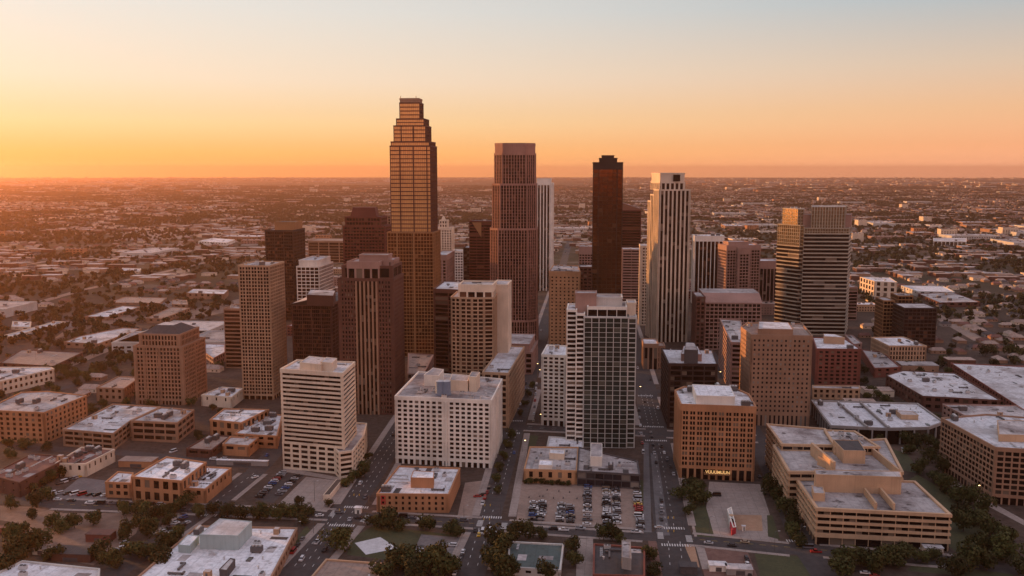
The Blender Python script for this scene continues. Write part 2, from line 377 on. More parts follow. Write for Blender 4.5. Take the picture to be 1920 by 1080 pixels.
# rooftop machines: a few shared meshes
def _unit_meshes():
    r = {}
    m = MB(); m.box(0, 0, .3, 2.0, 3.4, 2.2); m.box(-1.2, 0, 0, .3, .2, 1.8); m.box(1.2, 0, 0, .3, .2, 1.8); m.cyl(-.8, 0, 2.0, 2.35, .75, .7, 10, 1); m.cyl(.9, 0, 2.0, 2.35, .75, .7, 10, 1)
    r['air_conditioner'] = m.mesh('air_conditioner', ['metal_light', 'metal_dark'])
    m = MB(); m.box(0, 0, .4, 1.2, 7.5, .9); m.box(3.3, .9, .4, 1.2, .9, 2.7); m.box(-3, 0, 0, .4, .3, .7); m.box(0, 0, 0, .4, .3, .7); m.box(3, 0, 0, .4, .3, .7)
    r['duct'] = m.mesh('duct', 'metal_dark')
    m = MB(); m.cyl(0, 0, 0, 1.3, .35, .35, 8); m.cyl(0, 0, 1.3, 1.7, .65, .2, 8)
    r['roof_vent'] = m.mesh('roof_vent', 'metal_light')
    m = MB(); m.box(0, 0, 0, 2.9, 3.2, 2.6, 0, 0, 1); m.box(0, -1.35, 0, 2.1, 1.0, .12, 0, 2)
    r['stair_house'] = m.mesh('stair_house', ['beige', 'roof_grey', 'metal_dark'])
    m = MB(); m.box(0, 0, .5, 3.2, 5.5, 3.2); m.box(-2, 0, 0, .5, .3, 2.8); m.box(2, 0, 0, .5, .3, 2.8)
    for x in (-1.7, 0, 1.7): m.cyl(x, 0, 3.2, 3.9, .8, .8, 10, 1)
    r['cooling_tower'] = m.mesh('cooling_tower', ['metal_dark', 'metal_light'])
    m = MB(); m.box(0, 0, 0, .5, 4.5, 2.2, 0, 0, 1); r['skylight'] = m.mesh('skylight', ['metal_dark', 'glass_dark'])
    m = MB()
    for k in range(3): m.box(0, (k - 1) * .5, .25, .42, 11, .18)
    for k in range(5): m.box(-4.5 + k * 2.2, 0, 0, .25, .2, 1.5)
    r['pipe_run'] = m.mesh('pipe_run', 'metal_light')
    m = MB(); m.box(0, 0, .03, .07, 7, 4.4); r['roof_patch'] = m.mesh('roof_patch', 'roof_grey')
    m = MB(); m.box(0, 0, .03, .07, 3.4, 9); r['roof_patch_dark'] = m.mesh('roof_patch', 'roof_dark')
    m = MB()
    for k in range(4): m.box((k - 1.5) * 1.9, 0, 0, .45, 1.2, 1.2, 0, 0, 1)
    r['skylight_row'] = m.mesh('skylight', ['metal_dark', 'metal_light'])
    return r
UNITS = _unit_meshes()
def inside(x, y, poly):
    r = False; n = len(poly)
    for i in range(n):
        x0, y0 = poly[i]; x1, y1 = poly[(i + 1) % n]
        if (y0 > y) != (y1 > y) and x < (x1 - x0) * (y - y0) / (y1 - y0) + x0: r = not r
    return r
def roof_units(rt, poly, z, n, seed=0):
    rnd = random.Random(seed + 11); p2 = off(poly, -3.5)
    xs = [p[0] for p in p2]; ys = [p[1] for p in p2]; n = int(n * 1.8); k = t = 0; done = []
    avoid = rt.get('avoid'); av = [tuple(avoid[i:i + 3]) for i in range(0, len(avoid), 3)] if avoid else []
    while k < n and t < 500:
        t += 1; x, y = rnd.uniform(min(xs), max(xs)), rnd.uniform(min(ys), max(ys))
        if not inside(x, y, p2) or not inside(x, y, poly) or any((x - a) ** 2 + (y - b) ** 2 < 26 for a, b in done) or any((x - a) ** 2 + (y - b) ** 2 < c * c for a, b, c in av): continue
        done.append((x, y))
        nm = rnd.choices(list(UNITS), (4, 3, 4, 1, 1.5, 1, 2, 3, 1.5, 1.5))[0]
        o = link(UNITS[nm].name.split('.')[0], UNITS[nm], rt, (x - rt['ox'], y - rt['oy'], z)); o.rotation_euler.z = R(-6) + rnd.choice((0, math.pi / 2)); k += 1
def rbox(pts, zbase, zt, wall, roof, nm='penthouse', inset=None):
    """a roof-top block: pts are picture points of its TOP outline"""
    def f(rt):
        poly = [g(x, y, zt) for x, y in pts]; m = MB(); m.prism(poly, zbase, zt, 0, True, mt=1); m.obj(nm, [wall, roof], rt)
        m2 = MB(); m2.ring(off(poly, .08), off(poly, -.3), zt - .5, zt + .25, inside=True); m2.obj('coping', wall, rt)
        c = centroid(poly); r = max(math.dist(c, p) for p in poly) + 2
        rt['avoid'] = list(rt.get('avoid', [])) + [c[0], c[1], r]
    return f
def rect(xl, xr, yb, yt, xe=None, dep=None, yf=6.0, ys=5.0):
    Y0 = g(xl, yb)[1]; h = hgt(Y0, yt)
    s, c = math.sin(R(yf)), math.cos(R(yf)); P = (xat(xl, Y0, h), Y0)
    zc = Y0 * CP - (h - H) * SP; k = (xr - 960) / F; w = (k * zc - P[0]) / (c + k * s * CP)
    Q = (P[0] + w * c, P[1] - w * s)
    s2, c2 = math.sin(R(ys)), math.cos(R(ys))
    if dep is None:
        C = Q if xe > xr else P; k = (xe - 960) / F; zc2 = C[1] * CP - (h - H) * SP
        dep = (k * zc2 - C[0]) / (s2 - k * c2 * CP); dep = min(max(dep, 8), 90)
    v = (s2 * dep, c2 * dep)
    return [P, Q, (Q[0] + v[0], Q[1] + v[1]), (P[0] + v[0], P[1] + v[1])], h
def roofpoly(pts, base, i=0):
    """near building: roof outline in picture points; base row of the corner i gives its height"""
    Y0 = g(pts[i][0], base)[1]; h = hgt(Y0, pts[i][1])
    return [g(x, y, h) for x, y in pts], h
def tower(name, label, cat, yb, tiers, st, dep=35, yf=6, ys=5, xe=None, **kw):
    """tiers bottom to top: (xl, xr, ytop, inset[, style])"""
    out = []; z = 0
    for t in tiers:
        xl, xr, yt, ins = t[:4]; s = t[4] if len(t) > 4 else st
        Y0 = g(xl, yb)[1] + ins; h = hgt(Y0, yt)
        sn, cs = math.sin(R(yf)), math.cos(R(yf)); P = (xat(xl, Y0, h), Y0)
        zc = Y0 * CP - (h - H) * SP; k = (xr - 960) / F; w = (k * zc - P[0]) / (cs + k * sn * CP)
        Q = (P[0] + w * cs, P[1] - w * sn); d = dep - 2 * ins; v = (math.sin(R(ys)) * d, math.cos(R(ys)) * d)
        ch = s.get('chamfer', 0) if isinstance(s, dict) else 0
        poly = [P, Q, (Q[0] + v[0], Q[1] + v[1]), (P[0] + v[0], P[1] + v[1])]
        if ch:
            cc = []
            for i in range(4):
                a, b, q = Vector(poly[i - 1]), Vector(poly[i]), Vector(poly[(i + 1) % 4])
                cc += [tuple(b + (a - b).normalized() * ch), tuple(b + (q - b).normalized() * ch)]
            poly = cc
        out.append((poly, z, h, s)); z = h - min(.9, s['top'] * .5)
    return building(name, label, cat, out, **kw)
# ================================================================== BUILDINGS (picture points in 1920x1080 units)
RW, RG, RT, RD, RC = 'roof_white', 'roof_grey', 'roof_tan', 'roof_dark', 'roof_clean'
def vrect(pts, base, i=0):
    return roofpoly(pts, base, i)
# ---- white office with black ribbon windows, with its curved podium
p, h = roofpoly([(526, 691), (642, 699), (665, 678), (557, 674)], 878)
def _f1(rt):
    Z = 17.0
    P = [g(626, 885), g(637, 897), g(662, 893), g(683, 862), g(688, 838), g(664, 836), g(640, 866)]
    st = S('cream', 'glass_dark', fl=3.2, bay=6.2, sp=1.4, pr=1.5, sd=.3, pd=.4, top=1.5, bot=0, roof=RG)
    W, G = MB(), MB(); facade(rt, P, 0, Z, st, W, G, None, None); W.obj('podium', 'cream', rt); G.obj('podium_glazing', ['glass_dark', 'cream'], rt)
    m = MB(); m.face([(*q, Z - .9) for q in P]); m.obj('podium_roof', 'roof_grey', rt)
building('office_tower', 'white office block with black ribbon windows and a curved corner wing beside the road', 'building',
  [(p, 0, 17.2, S('cream', 'glass_dark', fl=3.2, bay=6.3, sp=1.35, pr=1.6, sd=.3, pd=.42, top=.6, mode='win')),
   (off(p, -.15), 16.8, h, S('cream', 'glass_dark', fl=2.95, bay=6, sp=1.45, pr=0, sd=.45, pd=.5, corner=1.1, top=2.6, mode='band', roof=RW))],
  clutter=5, seed=1, boxes=[rbox([(562, 680), (602, 684), (610, 671), (580, 668)], h - 1, h + 3.6, 'cream', RG), rbox([(601, 679), (623, 681), (632, 672), (612, 670)], h - 1, h + 4.6, 'cream', RG)], extra=_f1)
# ---- white hotel with square windows
p, h = roofpoly([(741, 742), (921, 750), (941, 710), (785, 696)], 868)
def tanks(pts, z, hh, r):
    def f(rt):
        for x, y in pts:
            c = g(x, y, z); m = MB(); m.cyl(c[0], c[1], z - .9, z + hh, r, r, 16); m.cyl(c[0], c[1], z + hh, z + hh + .8, r, .4, 16, 1); m.obj('water_tank', ['tank_blue', 'metal_light'], rt)
    return f
building('hotel', 'broad white hotel block with rows of square dark windows and blue tanks on its roof', 'building',
  [(p, 0, h, S('white', 'glass_dark', fl=2.95, bay=3.75, sp=1.2, pr=1.45, sd=.38, pd=.40, top=2.6, mode='win', corner=.9, roof=RG, bot=4.2, solid=((.365, .385, .9), (.525, .545, .9))))],
  clutter=9, seed=2, boxes=[rbox([(795, 703), (822, 705), (832, 693), (812, 690)], h - 1, h + 6.5, 'white', RG), rbox([(843, 713), (877, 715), (881, 704), (848, 701)], h - 1, h + 6, 'cream', RG),
   rbox([(879, 706), (893, 708), (900, 698), (884, 697)], h - 1, h + 9, 'cream', RG), tanks([(825, 738), (837, 738)], h, 8.5, 2.9)])
# ---- red brick walk-up
p, h = roofpoly([(707, 925), (841, 926), (862, 877), (748, 873)], 960)
def _mark(rt):
    # red emblem on the front wall: two square rings one above the other
    A, B = Vector(p[0]), Vector(p[1]); e = (B - A).normalized(); n = Vector((e.y, -e.x)); m = MB()
    for k in range(2):
        u0, z0 = 2.2, h - 3.6 - k * 2.7
        for (a, b, c, d) in ((0, 2.6, 0, .45), (0, 2.6, 1.9, 2.35), (0, .5, .45, 1.9), (2.1, 2.6, .45, 1.9)):
            P = A + e * (u0 + a) + n * .35; Q = A + e * (u0 + b) + n * .35; m.bar(P, Q, n, .15, z0 + c, z0 + d)
    m.obj('emblem', 'signred', rt)
building('brick_building', 'low orange brick building with a red square emblem and a white roof', 'building',
  [(p, 0, h, S('orangebrick', 'glass_dark', fl=3.3, bay=3.6, sp=1.5, pr=2.4, sd=.30, pd=.34, top=1.5, mode='win', corner=1.5, roof=RC))],
  clutter=10, seed=3, boxes=[rbox([(770, 896), (813, 897), (814, 885), (775, 883)], h - 1, h + 5.0, 'orangebrick', RC)], extra=_mark)
# ---- tall residential tower with green-grey glass
p, h = rect(1063, 1193, 838, 600, dep=34, yf=4, ys=5)
def seg(p, a, b, d0=0, d1=1, o=0):
    A, B, C, D = map(Vector, p); e = B - A; v = D - A; n = Vector(((B - A).y, -(B - A).x)).normalized() * o
    return [tuple(A + e * a + v * d0 + n), tuple(A + e * b + v * d0 + n), tuple(A + e * b + v * d1 + (n * 0)), tuple(A + e * a + v * d1)]
Yb = g(1063, 838)[1]
sW = S('white', 'glass_dark', fl=3.3, bay=5.0, sp=1.2, pr=.75, sd=.35, pd=.4, top=1.6, roof=RW)
sG = S('palegrey', 'glass_green', fl=3.3, bay=4.7, sp=.3, pr=.5, sd=.12, pd=.6, top=1.0, roof=RW)
building('residential_tower', 'tall residential tower with white left corner and dark green glass front', 'building',
  [(seg(p, 0, .135, .12), 0, hgt(Yb, 582), sW), (seg(p, .137, .252, .05), 0, hgt(Yb, 588), sW), (seg(p, .254, .885, 0), 0, hgt(Yb, 593), sG),
   (seg(p, .887, 1, .03), 0, hgt(Yb, 593), dict(sW, wall='palegrey', bay=7.5, glass='glass_green', sp=.6)),
   (seg(p, .12, .42, .3, .7), hgt(Yb, 593) - 1, hgt(Yb + 10, 549), S('rose', 'glass_dark', fl=4, sp=0, pr=0, top=1.2, corner=40, blank=(0, 1, 2, 3), roof=RG)),
   (seg(p, .3, .86, .12, .9), hgt(Yb, 593) - 1, hgt(Yb + 4, 574), S('white', 'glass_dark', fl=4, sp=.5, pr=.4, bay=6, top=2.2, roof=RG)),
   (seg(p, .35, .8, .4, .9), hgt(Yb, 577) - 1, hgt(Yb + 14, 556), S('palegrey', 'glass_dark', fl=4, sp=0, pr=0, top=1.2, blank=(0, 1, 2, 3), roof=RG)),
   (seg(p, .88, 1.0, .35, .8), hgt(Yb, 593) - 2, hgt(Yb + 12, 566), S('cream', 'glass_dark', fl=4, sp=0, pr=0, top=1.2, blank=(0, 1, 2, 3), roof=RW))], clutter=0, seed=4)
# ---- podium building in front of it
p, h = roofpoly([(983, 879), (1081, 882), (1084, 838), (994, 837)], 905)
building('low_building', 'two storey peach building with small square windows at the edge of the parking lot', 'building',
  [(p, 0, h, S('orangetan', 'glass_dark', fl=5.0, bay=5.6, sp=2.6, pr=3.6, sd=.30, pd=.34, top=1.4, mode='win', corner=1.2, roof=RG))], clutter=7, seed=5,
  boxes=[rbox([(1030, 850), (1058, 852), (1059, 844), (1031, 843)], h - 1, h + 3.0, 'cream', RC), rbox([(1010, 872), (1035, 873), (1036, 864), (1012, 863)], h - .9, h + 2.0, 'white', RC)])
p, h = roofpoly([(1083, 882), (1199, 889), (1195, 864), (1086, 838)], 910)
building('low_building', 'low dark glazed block with a pale flat roof at the foot of the residential tower', 'building',
  [(p, 0, h, S('darkgrey', 'glass_blue', fl=4.2, bay=5.6, sp=.8, pr=.4, sd=.25, pd=.35, top=1.2, roof=RG))], clutter=6, seed=6,
  boxes=[rbox([(1107, 856), (1129, 857), (1129, 832), (1108, 831)], h - 1, h + 5.5, 'white', 'roof_grey')])
p, h = roofpoly([(1025, 841), (1092, 843), (1094, 822), (1030, 818)], 853)
building('low_building', 'small flat building with a clean white roof left of the residential tower foot', 'building',
  [(p, 0, h, S('palegrey', 'glass_dark', fl=4, bay=5, sp=1.5, pr=1, top=1.2, roof=RC))], clutter=2, seed=7)
# ---- white wing left of the tower
p, h = roofpoly([(1016, 664), (1061, 666), (1063, 648), (1026, 646)], 797)
building('apartment_block', 'slim white block with small windows left of the residential tower', 'building',
  [(p, 0, h, S('white', 'glass_dark', fl=3.0, bay=4.2, sp=1.2, pr=1.5, sd=.35, pd=.38, top=2.0, bot=5, mode='win', corner=.8, roof=RW))], clutter=3, seed=8)
# ---- octagonal orange hotel with the glowing sign
px = [(1277, 757), (1417, 762), (1404, 738), (1374, 725), (1345, 724), (1283, 724), (1266, 731)]
p, h = roofpoly(px, 896)
SIGNF = {}
def _sign(rt):
    A, B = Vector(p[0]), Vector(p[1]); L = (B - A).length; e = (B - A) / L; n = Vector((e.y, -e.x))
    m = MB(); m.bar(A + e * L * .33, A + e * L * .70, n, 2.6, 3.6, 4.6); m.obj('canopy', 'goldtrim_sunlit', rt)
    cu = bpy.data.curves.new('lettering', 'FONT'); cu.body = 'VUUUMUUN'; cu.size = 2.7; cu.extrude = .12; cu.offset = .05; cu.align_x = 'CENTER'; cu.space_character = .95
    tx = bpy.data.objects.new('lettering', cu); col.objects.link(tx)
    dg = bpy.context.evaluated_depsgraph_get(); me = bpy.data.meshes.new_from_object(tx.evaluated_get(dg)); bpy.data.objects.remove(tx)
    me.materials.clear(); me.materials.append(MATS['sign_glow'])
    o = link('lettering', me, rt); c = A + e * L * .515 + n * 2.5
    o.location = (c.x - rt['ox'], c.y - rt['oy'], 4.6); o.rotation_euler = (math.pi / 2, 0, math.atan2(e.y, e.x))
building('hotel', 'orange brick hotel with cut corners and a glowing gold sign over its entrance', 'building',
  [(p, 0, h, S('orangebrick', 'glass_dark', fl=3.3, bay=4.4, sp=1.15, pr=1.35, minor=1, mw=.45, sd=.25, pd=.42, top=4.4, bot=7.5, mode='win', corner=.7, roof=RW))], clutter=7, seed=9,
  boxes=[rbox([(1306, 742), (1378, 744), (1369, 724), (1298, 721)], h - 1, h + 4.5, 'white', RC)], extra=_sign)
# ---- big stepped beige complex, lower right
st7 = S('sand', 'glass_dark', fl=3.6, bay=6.2, sp=1.5, pr=.35, sd=1.0, pd=.6, top=1.7, bot=5.0, corner=0, mode='band', roof=RG)
p, h = roofpoly([(1533, 951), (1780, 963), (1714, 902), (1492, 892)], 1020)
pB, hB = roofpoly([(1480, 883), (1692, 884), (1660, 822), (1451, 834)], 962)
pC, hC = roofpoly([(1466, 832), (1566, 834), (1547, 803), (1438, 794)], 915)
pD, hD = roofpoly([(1566, 836), (1650, 836), (1603, 806), (1545, 804)], 925)
def _steps(rt):
    m = MB()
    def wallp(a, b, z0, z1, t=1.0):
        A, B = Vector(g(*a, z1)), Vector(g(*b, z1)); e = (B - A).normalized(); n = Vector((-e.y, e.x)) * t
        m.prism([tuple(A), tuple(B), tuple(B + n), tuple(A + n)], z0, z1)
    wallp((1620, 915), (1641, 943), h - .9, h + 2.6); wallp((1649, 914), (1675, 944), h - .9, h + 2.6)
    wallp((1625, 832), (1684, 880), hB - .9, hB + 3.4); wallp((1520, 830), (1562, 866), hB - .9, hB + 6.5, 1.5)
    wallp((1533, 856), (1556, 866), hB - .9, hB + 4.0, 1.2)
    m.obj('parapet_wall', 'sand', rt)
building('office_complex', 'large stepped sand coloured office complex with ribbon windows and broad grey roofs', 'building',
  [(p, 0, h, st7), (off(pB, -.3), 0, hB, dict(st7, bot=4.7, fl=3.6)), (off(pC, -.5), 0, hC, dict(st7, bot=4.4, fl=3.6, top=1.5)), (off(pD, -.8), 0, hD - .4, dict(st7, bot=4.1, top=1.3))], clutter=6, seed=10,
  boxes=[rbox([(1530, 890), (1691, 895), (1688, 884), (1527, 881)], h - 1, h + 8.5, 'sand', RG, 'plant_screen'), rbox([(1582, 845), (1623, 846), (1610, 826), (1562, 825)], hB - 1, hB + 6.5, 'sand', RD),
         rbox([(1526, 925), (1547, 926), (1543, 913), (1522, 911)], h - 1, h + 3.2, 'sand', RG)], extra=_steps)
# ---- right-edge apartment building
p, h = roofpoly([(1867, 838), (1990, 846), (1975, 786), (1850, 776), (1766, 783)], 944)
building('apartment_block', 'long tan and cream apartment building on the right edge with a white roof', 'building',
  [(p, 0, h, S('tan', 'glass_dark', fl=3.3, bay=3.9, sp=1.0, pr=.9, sd=.45, pd=.3, top=2.4, bot=5, mode='win', corner=.8, roof=RC))], clutter=6, seed=11,
  boxes=[rbox([(1873, 815), (1985, 818), (1965, 790), (1870, 788)], h - .9, h + 3.2, 'sand', RG)])
# ---- flat exhibition hall
p, h = roofpoly([(1558, 797), (1662, 802), (1740, 800), (1768, 790), (1720, 756), (1523, 750)], 828)
def _hall(rt):
    m = MB()
    for a, b in (((1570, 753), (1625, 799)), ((1612, 753), (1664, 800))):
        A, B = Vector(g(*a, h + 1)), Vector(g(*b, h + 1)); e = (B - A).normalized(); n = Vector((-e.y, e.x)) * 1.2
        m.prism([tuple(A), tuple(B), tuple(B + n), tuple(A + n)], h - .8, h + .9)
    m.obj('roof_rib', 'grey', rt)
building('exhibition_hall', 'wide low hall with bright bluish white roof panels and dark glazed front', 'building',
  [(p, 0, h, S('grey', 'glass_dark', fl=12, bay=9.5, sp=0, pr=1.0, sd=.3, pd=.8, top=2.0, roof=RC))], clutter=16, seed=12, extra=_hall,
  boxes=[rbox([(1690, 778), (1722, 779), (1712, 772), (1680, 770)], h - .8, h + 2.5, 'sand', RG)])
# ---- tan slab with dotted windows
p, h = roofpoly([(1409, 627), (1523, 629), (1504, 606), (1402, 604), (1390, 612)], 797)
building('office_tower', 'tall tan block with a dense grid of small dotted windows', 'building',
  [(p, 0, h, S('tan', 'glass_blue', fl=3.6, bay=3.2, sp=1.9, pr=1.9, sd=.32, pd=.35, top=3.6, bot=9, mode='win', corner=1, roof=RT))], clutter=5, seed=13,
  boxes=[rbox([(1421, 617), (1487, 618), (1478, 605), (1423, 603)], h - 1, h + 3.5, 'tan', RW)])
# ---- dark red brick hotel and its beige podium
p, h = roofpoly([(1531, 653), (1614, 654), (1584, 634), (1524, 632)], 722)
building('hotel', 'dark red brick block with square openings beside the tan tower', 'building',
  [(p, 0, h, S('redbrick', 'glass_dark', fl=3.5, bay=5.0, sp=1.6, pr=2.3, sd=.4, pd=.45, top=2.4, mode='win', corner=1.6, roof=RC))], clutter=2, seed=14,
  boxes=[rbox([(1545, 631), (1584, 633), (1566, 627), (1544, 626)], h - 1, h + 5.5, 'beige', RC)])
p, h = roofpoly([(1524, 727), (1612, 729), (1611, 723), (1524, 722)], 748)
building('low_building', 'low beige building in front of the dark red brick block', 'building', [(p, 0, h, S('beige', 'glass_dark', fl=4, bay=5, sp=1.6, pr=2.4, top=1.4, roof=RG))], clutter=1, seed=15)
# ---- very dark brown office
p, h = roofpoly([(1254, 681), (1345, 682), (1335, 655), (1241, 653)], 803)
building('office_tower', 'very dark brown mid rise office with a white flat roof', 'building',
  [(p, 0, h, S('darkbrown', 'glass_dark', fl=3.9, bay=7.5, sp=1.2, pr=.9, sd=.3, pd=.35, top=2.0, corner=1, mode='band', roof=RC))], clutter=3, seed=16,
  boxes=[rbox([(1277, 664), (1316, 665), (1308, 650), (1282, 649)], h - 1, h + 4.2, 'rose', RW), rbox([(1283, 656), (1309, 657), (1302, 643), (1286, 642)], h - 1, h + 9, 'darkgrey', RG)])
# ---- slab beside the tan block
p, h = roofpoly([(1371, 641), (1395, 642), (1389, 600), (1350, 597)], 740)
building('office_tower', 'brown grey slab office with horizontal bands left of the tan block', 'building',
  [(p, 0, h, S('rose', 'glass_dark', fl=3.9, bay=7, sp=1.6, pr=.6, sd=.3, pd=.32, top=2.2, corner=1, roof=RG))], clutter=6, seed=17)
# ================================================================== mid and far towers
p, h = rect(447, 505, 748, 497, xe=532)
building('office_tower', 'slim square tower wrapped in a fine beige lattice over dark windows', 'building',
  [(p, 0, h, S('beige', 'glass_brown', fl=2.9, bay=5.4, sp=.8, pr=.95, sd=.35, pd=.4, top=1.6, bot=4, minor=1, mw=.5, corner=.5, roof=RG))], clutter=5, seed=20)
tower('office_tower', 'dark brown square tower with pale vertical lines and a sunlit box on its roof', 'building', 600,
  [(497, 549, 431, 0), (515, 553, 416, 9, S('goldtrim_sunlit', 'glass_dark', sp=0, pr=0, top=1, blank=(0, 1, 2, 3), roof=RD))],  # roof box gets its sunlit look from a golden wall colour
  S('darkbrown', 'glass_brown', fl=4.0, bay=11, sp=1.0, pr=.8, sd=.2, pd=.5, top=2.5, corner=.4, roof=RG, minor=3, mw=.15), dep=48, yf=6, ys=5, seed=21)
p, h = rect(556, 598, 606, 499, xe=624)
building('office_tower', 'small white gridded tower with a solid white crown', 'building',
  [(p, 0, h, S('white', 'glass_brown', fl=4.3, bay=5.2, sp=1.0, pr=.8, sd=.35, pd=.4, top=1.6, corner=.5, roof=RW)),
   (off(p, -2.5), h - 1, h + 7.5, S('white', 'glass_dark', sp=0, pr=0, top=1, blank=(0, 1, 2, 3), roof=RW))], clutter=3, seed=22)
p, h = rect(578, 655, 492, 451, dep=70)
building('arena', 'broad low brown hall with panelled walls behind the white gridded tower', 'building',
  [(p, 0, h, S('tan', 'glass_brown', fl=6, bay=22, sp=1.2, pr=1.8, sd=.3, pd=.8, top=4, roof=RT))], seed=23)
def _frustum(rt, yb, xl, xr, y0, xl2, xr2, y1, ins, dep, mat):
    Y = g(xl, yb)[1] + ins; z0, z1 = hgt(Y, y0) - 3, hgt(Y, y1); m = MB()
    a = [(xat(xl, Y, z0), Y), (xat(xr, Y, z0), Y), (xat(xr, Y, z0), Y + dep), (xat(xl, Y, z0), Y + dep)]
    b = [(xat(xl2, Y, z1), Y + 3), (xat(xr2, Y, z1), Y + 3), (xat(xr2, Y, z1), Y + dep - 3), (xat(xl2, Y, z1), Y + dep - 3)]
    for i in range(4):
        j = (i + 1) % 4; m.face([(*a[i], z0), (*a[j], z0), (*b[j], z1), (*b[i], z1)])
    m.face([(*q, z1) for q in b]); m.obj('crown', mat, rt)
tower('office_tower', 'dark maroon tower with stepped shoulders and a sloping flat topped crown', 'building', 592,
  [(643, 722, 423, 0), (647, 714, 406, 4)], S('maroon', 'glass_brown', fl=4.2, bay=4.2, sp=1.6, pr=.7, sd=.3, pd=.35, top=2.2, corner=1.5, roof=RD), dep=45, seed=24,
  extra=lambda rt: _frustum(rt, 592, 656, 706, 404, 661, 702, 389, 8, 28, 'maroon'))
# stepped brown tower
st = S('brown', 'glass_dark', fl=3.3, bay=2.5, sp=1.4, pr=1.2, sd=.35, pd=.4, top=2.2, corner=2.0, roof=RG, solid=())
def _cols(rt):
    p6 = M6P; A, B = Vector(p6[0]), Vector(p6[1]); L = (B - A).length; e = (B - A) / L; n = Vector((e.y, -e.x)); m = MB(); q = MB()
    z1 = M6H
    q.bar(A + e * L * .33, A + e * L * .70, n, .55, 0, z1 - 2.5)
    for f in q.uv: f[:] = [(0, 0), (6, 0), (6, 40), (0, 40)][:len(f)]
    for k in range(6):
        u = L * (.33 + .37 * k / 5); m.bar(A + e * (u - .7), A + e * (u + .7), n, 1.2, 0, z1 - 2.4)
    m.obj('column', 'tan', rt); q.obj('central_glazing', 'glass_dark', rt)
M6P, M6H = rect(634, 737, 775, 521, dep=38)
P1, _ = rect(634, 737, 775, 521, dep=38)
def inner(P, a, b, d0, d1): return seg(P, a, b, d0, d1)
Y6 = P1[0][1]
building('office_tower', 'stepped brown tower with tall central columns and small punched windows', 'building',
  [(P1, 0, M6H, st), (inner(P1, .06, .98, .06, .94), M6H - 1.2, hgt(Y6 + 3, 497), dict(st, bay=12, sp=1.2, pr=1.2, fl=6)),
   (inner(P1, .17, .74, .03, .8), M6H - 1.2, hgt(Y6 + 1, 490), S('rose', 'glass_dark', fl=10, bay=6.6, sp=0, pr=1.4, pd=.5, top=5.5, bot=0, roof=RG)),
   (inner(P1, .72, .96, .3, .8), M6H, hgt(Y6 + 9, 486), dict(st, fl=5, sp=2, wall='rose', roof=RW)),
   (inner(P1, .33, .85, .3, .7), M6H, hgt(Y6 + 12, 477), S('rose', 'glass_dark', sp=0, pr=0, top=1, blank=(0, 1, 2, 3), roof=RG))], clutter=0, seed=25, extra=_cols)
# dark tower with sloping top in front of it
p, h = rect(547, 621, 735, 569, xe=664)
def _slope(rt):
    q = [Vector(x) for x in off(p, .6)]; m = MB(); z = h - .5
    mid0, mid1 = q[0].lerp(q[1], .5), q[3].lerp(q[2], .5); up = 4.5
    m.face([(*q[0], z + .3), (*mid0, z + up), (*mid1, z + up), (*q[3], z + .3)]); m.face([(*q[0], z - .4), (*mid0, z - .4), (*mid0, z + up), (*q[0], z + .3)], m=1)
    m.face([(*mid0, z - .4), (*mid1, z - .4), (*mid1, z + up), (*mid0, z + up)], m=1); m.obj('sloping_roof', ['roof_grey', 'darkbrown'], rt)
building('office_tower', 'dark brown glass tower with a pale sloping roof behind the striped white office', 'building',
  [(p, 0, h, S('brown', 'glass_brown', fl=3.3, bay=9, sp=.7, pr=.8, sd=.2, pd=.35, top=2, corner=.8, roof=RD, minor=4, mw=.2))], clutter=3, seed=26, extra=_slope,
  boxes=[rbox([(575, 553), (625, 555), (629, 545), (582, 543)], h - 1, h + 8, 'brown', RG)])
# the tallest tower
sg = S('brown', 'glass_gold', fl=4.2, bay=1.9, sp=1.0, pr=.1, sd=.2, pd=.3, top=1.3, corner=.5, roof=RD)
sb = dict(sg, glass='glass_copper', wall='goldtrim_sunlit', solid=((.2, .23, .8), (.56, .59, .8)))
def _mast(rt, x, yt, yb, ins, nm='mast', r=.5):
    Y = g(x, yb)[1] + ins; z = hgt(Y, yt); X = xat(x, Y, z); m = MB(); m.cyl(X, Y, z - 8, z, r, r * .6, 6); m.obj(nm, 'metal_dark', rt)
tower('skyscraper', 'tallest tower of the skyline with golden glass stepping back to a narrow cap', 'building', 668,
  [(726, 812, 435, 0, dict(sb, wall='goldtrim_sunlit', minor=0, bay=3.0, sp=.6, fl=3.6, pr=.4)), (731, 807, 273, 3, dict(sg, solid=((.23, .26, .5), (.56, .59, .5), (.9, .92, .5)))), (733, 805, 265, 4, sg), (738, 798, 235, 6, dict(sg, fl=4.1, sp=1.0, solid=((.22, .25, .6), (.6, .63, .6)))),
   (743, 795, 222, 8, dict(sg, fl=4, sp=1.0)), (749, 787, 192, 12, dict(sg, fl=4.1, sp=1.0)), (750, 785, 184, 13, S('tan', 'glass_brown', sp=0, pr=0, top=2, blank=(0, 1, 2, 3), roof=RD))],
  sg, dep=44, yf=4, ys=5, seed=27, extra=lambda rt: (_mast(rt, 751, 180, 668, 16), _mast(rt, 780, 180, 668, 16)))
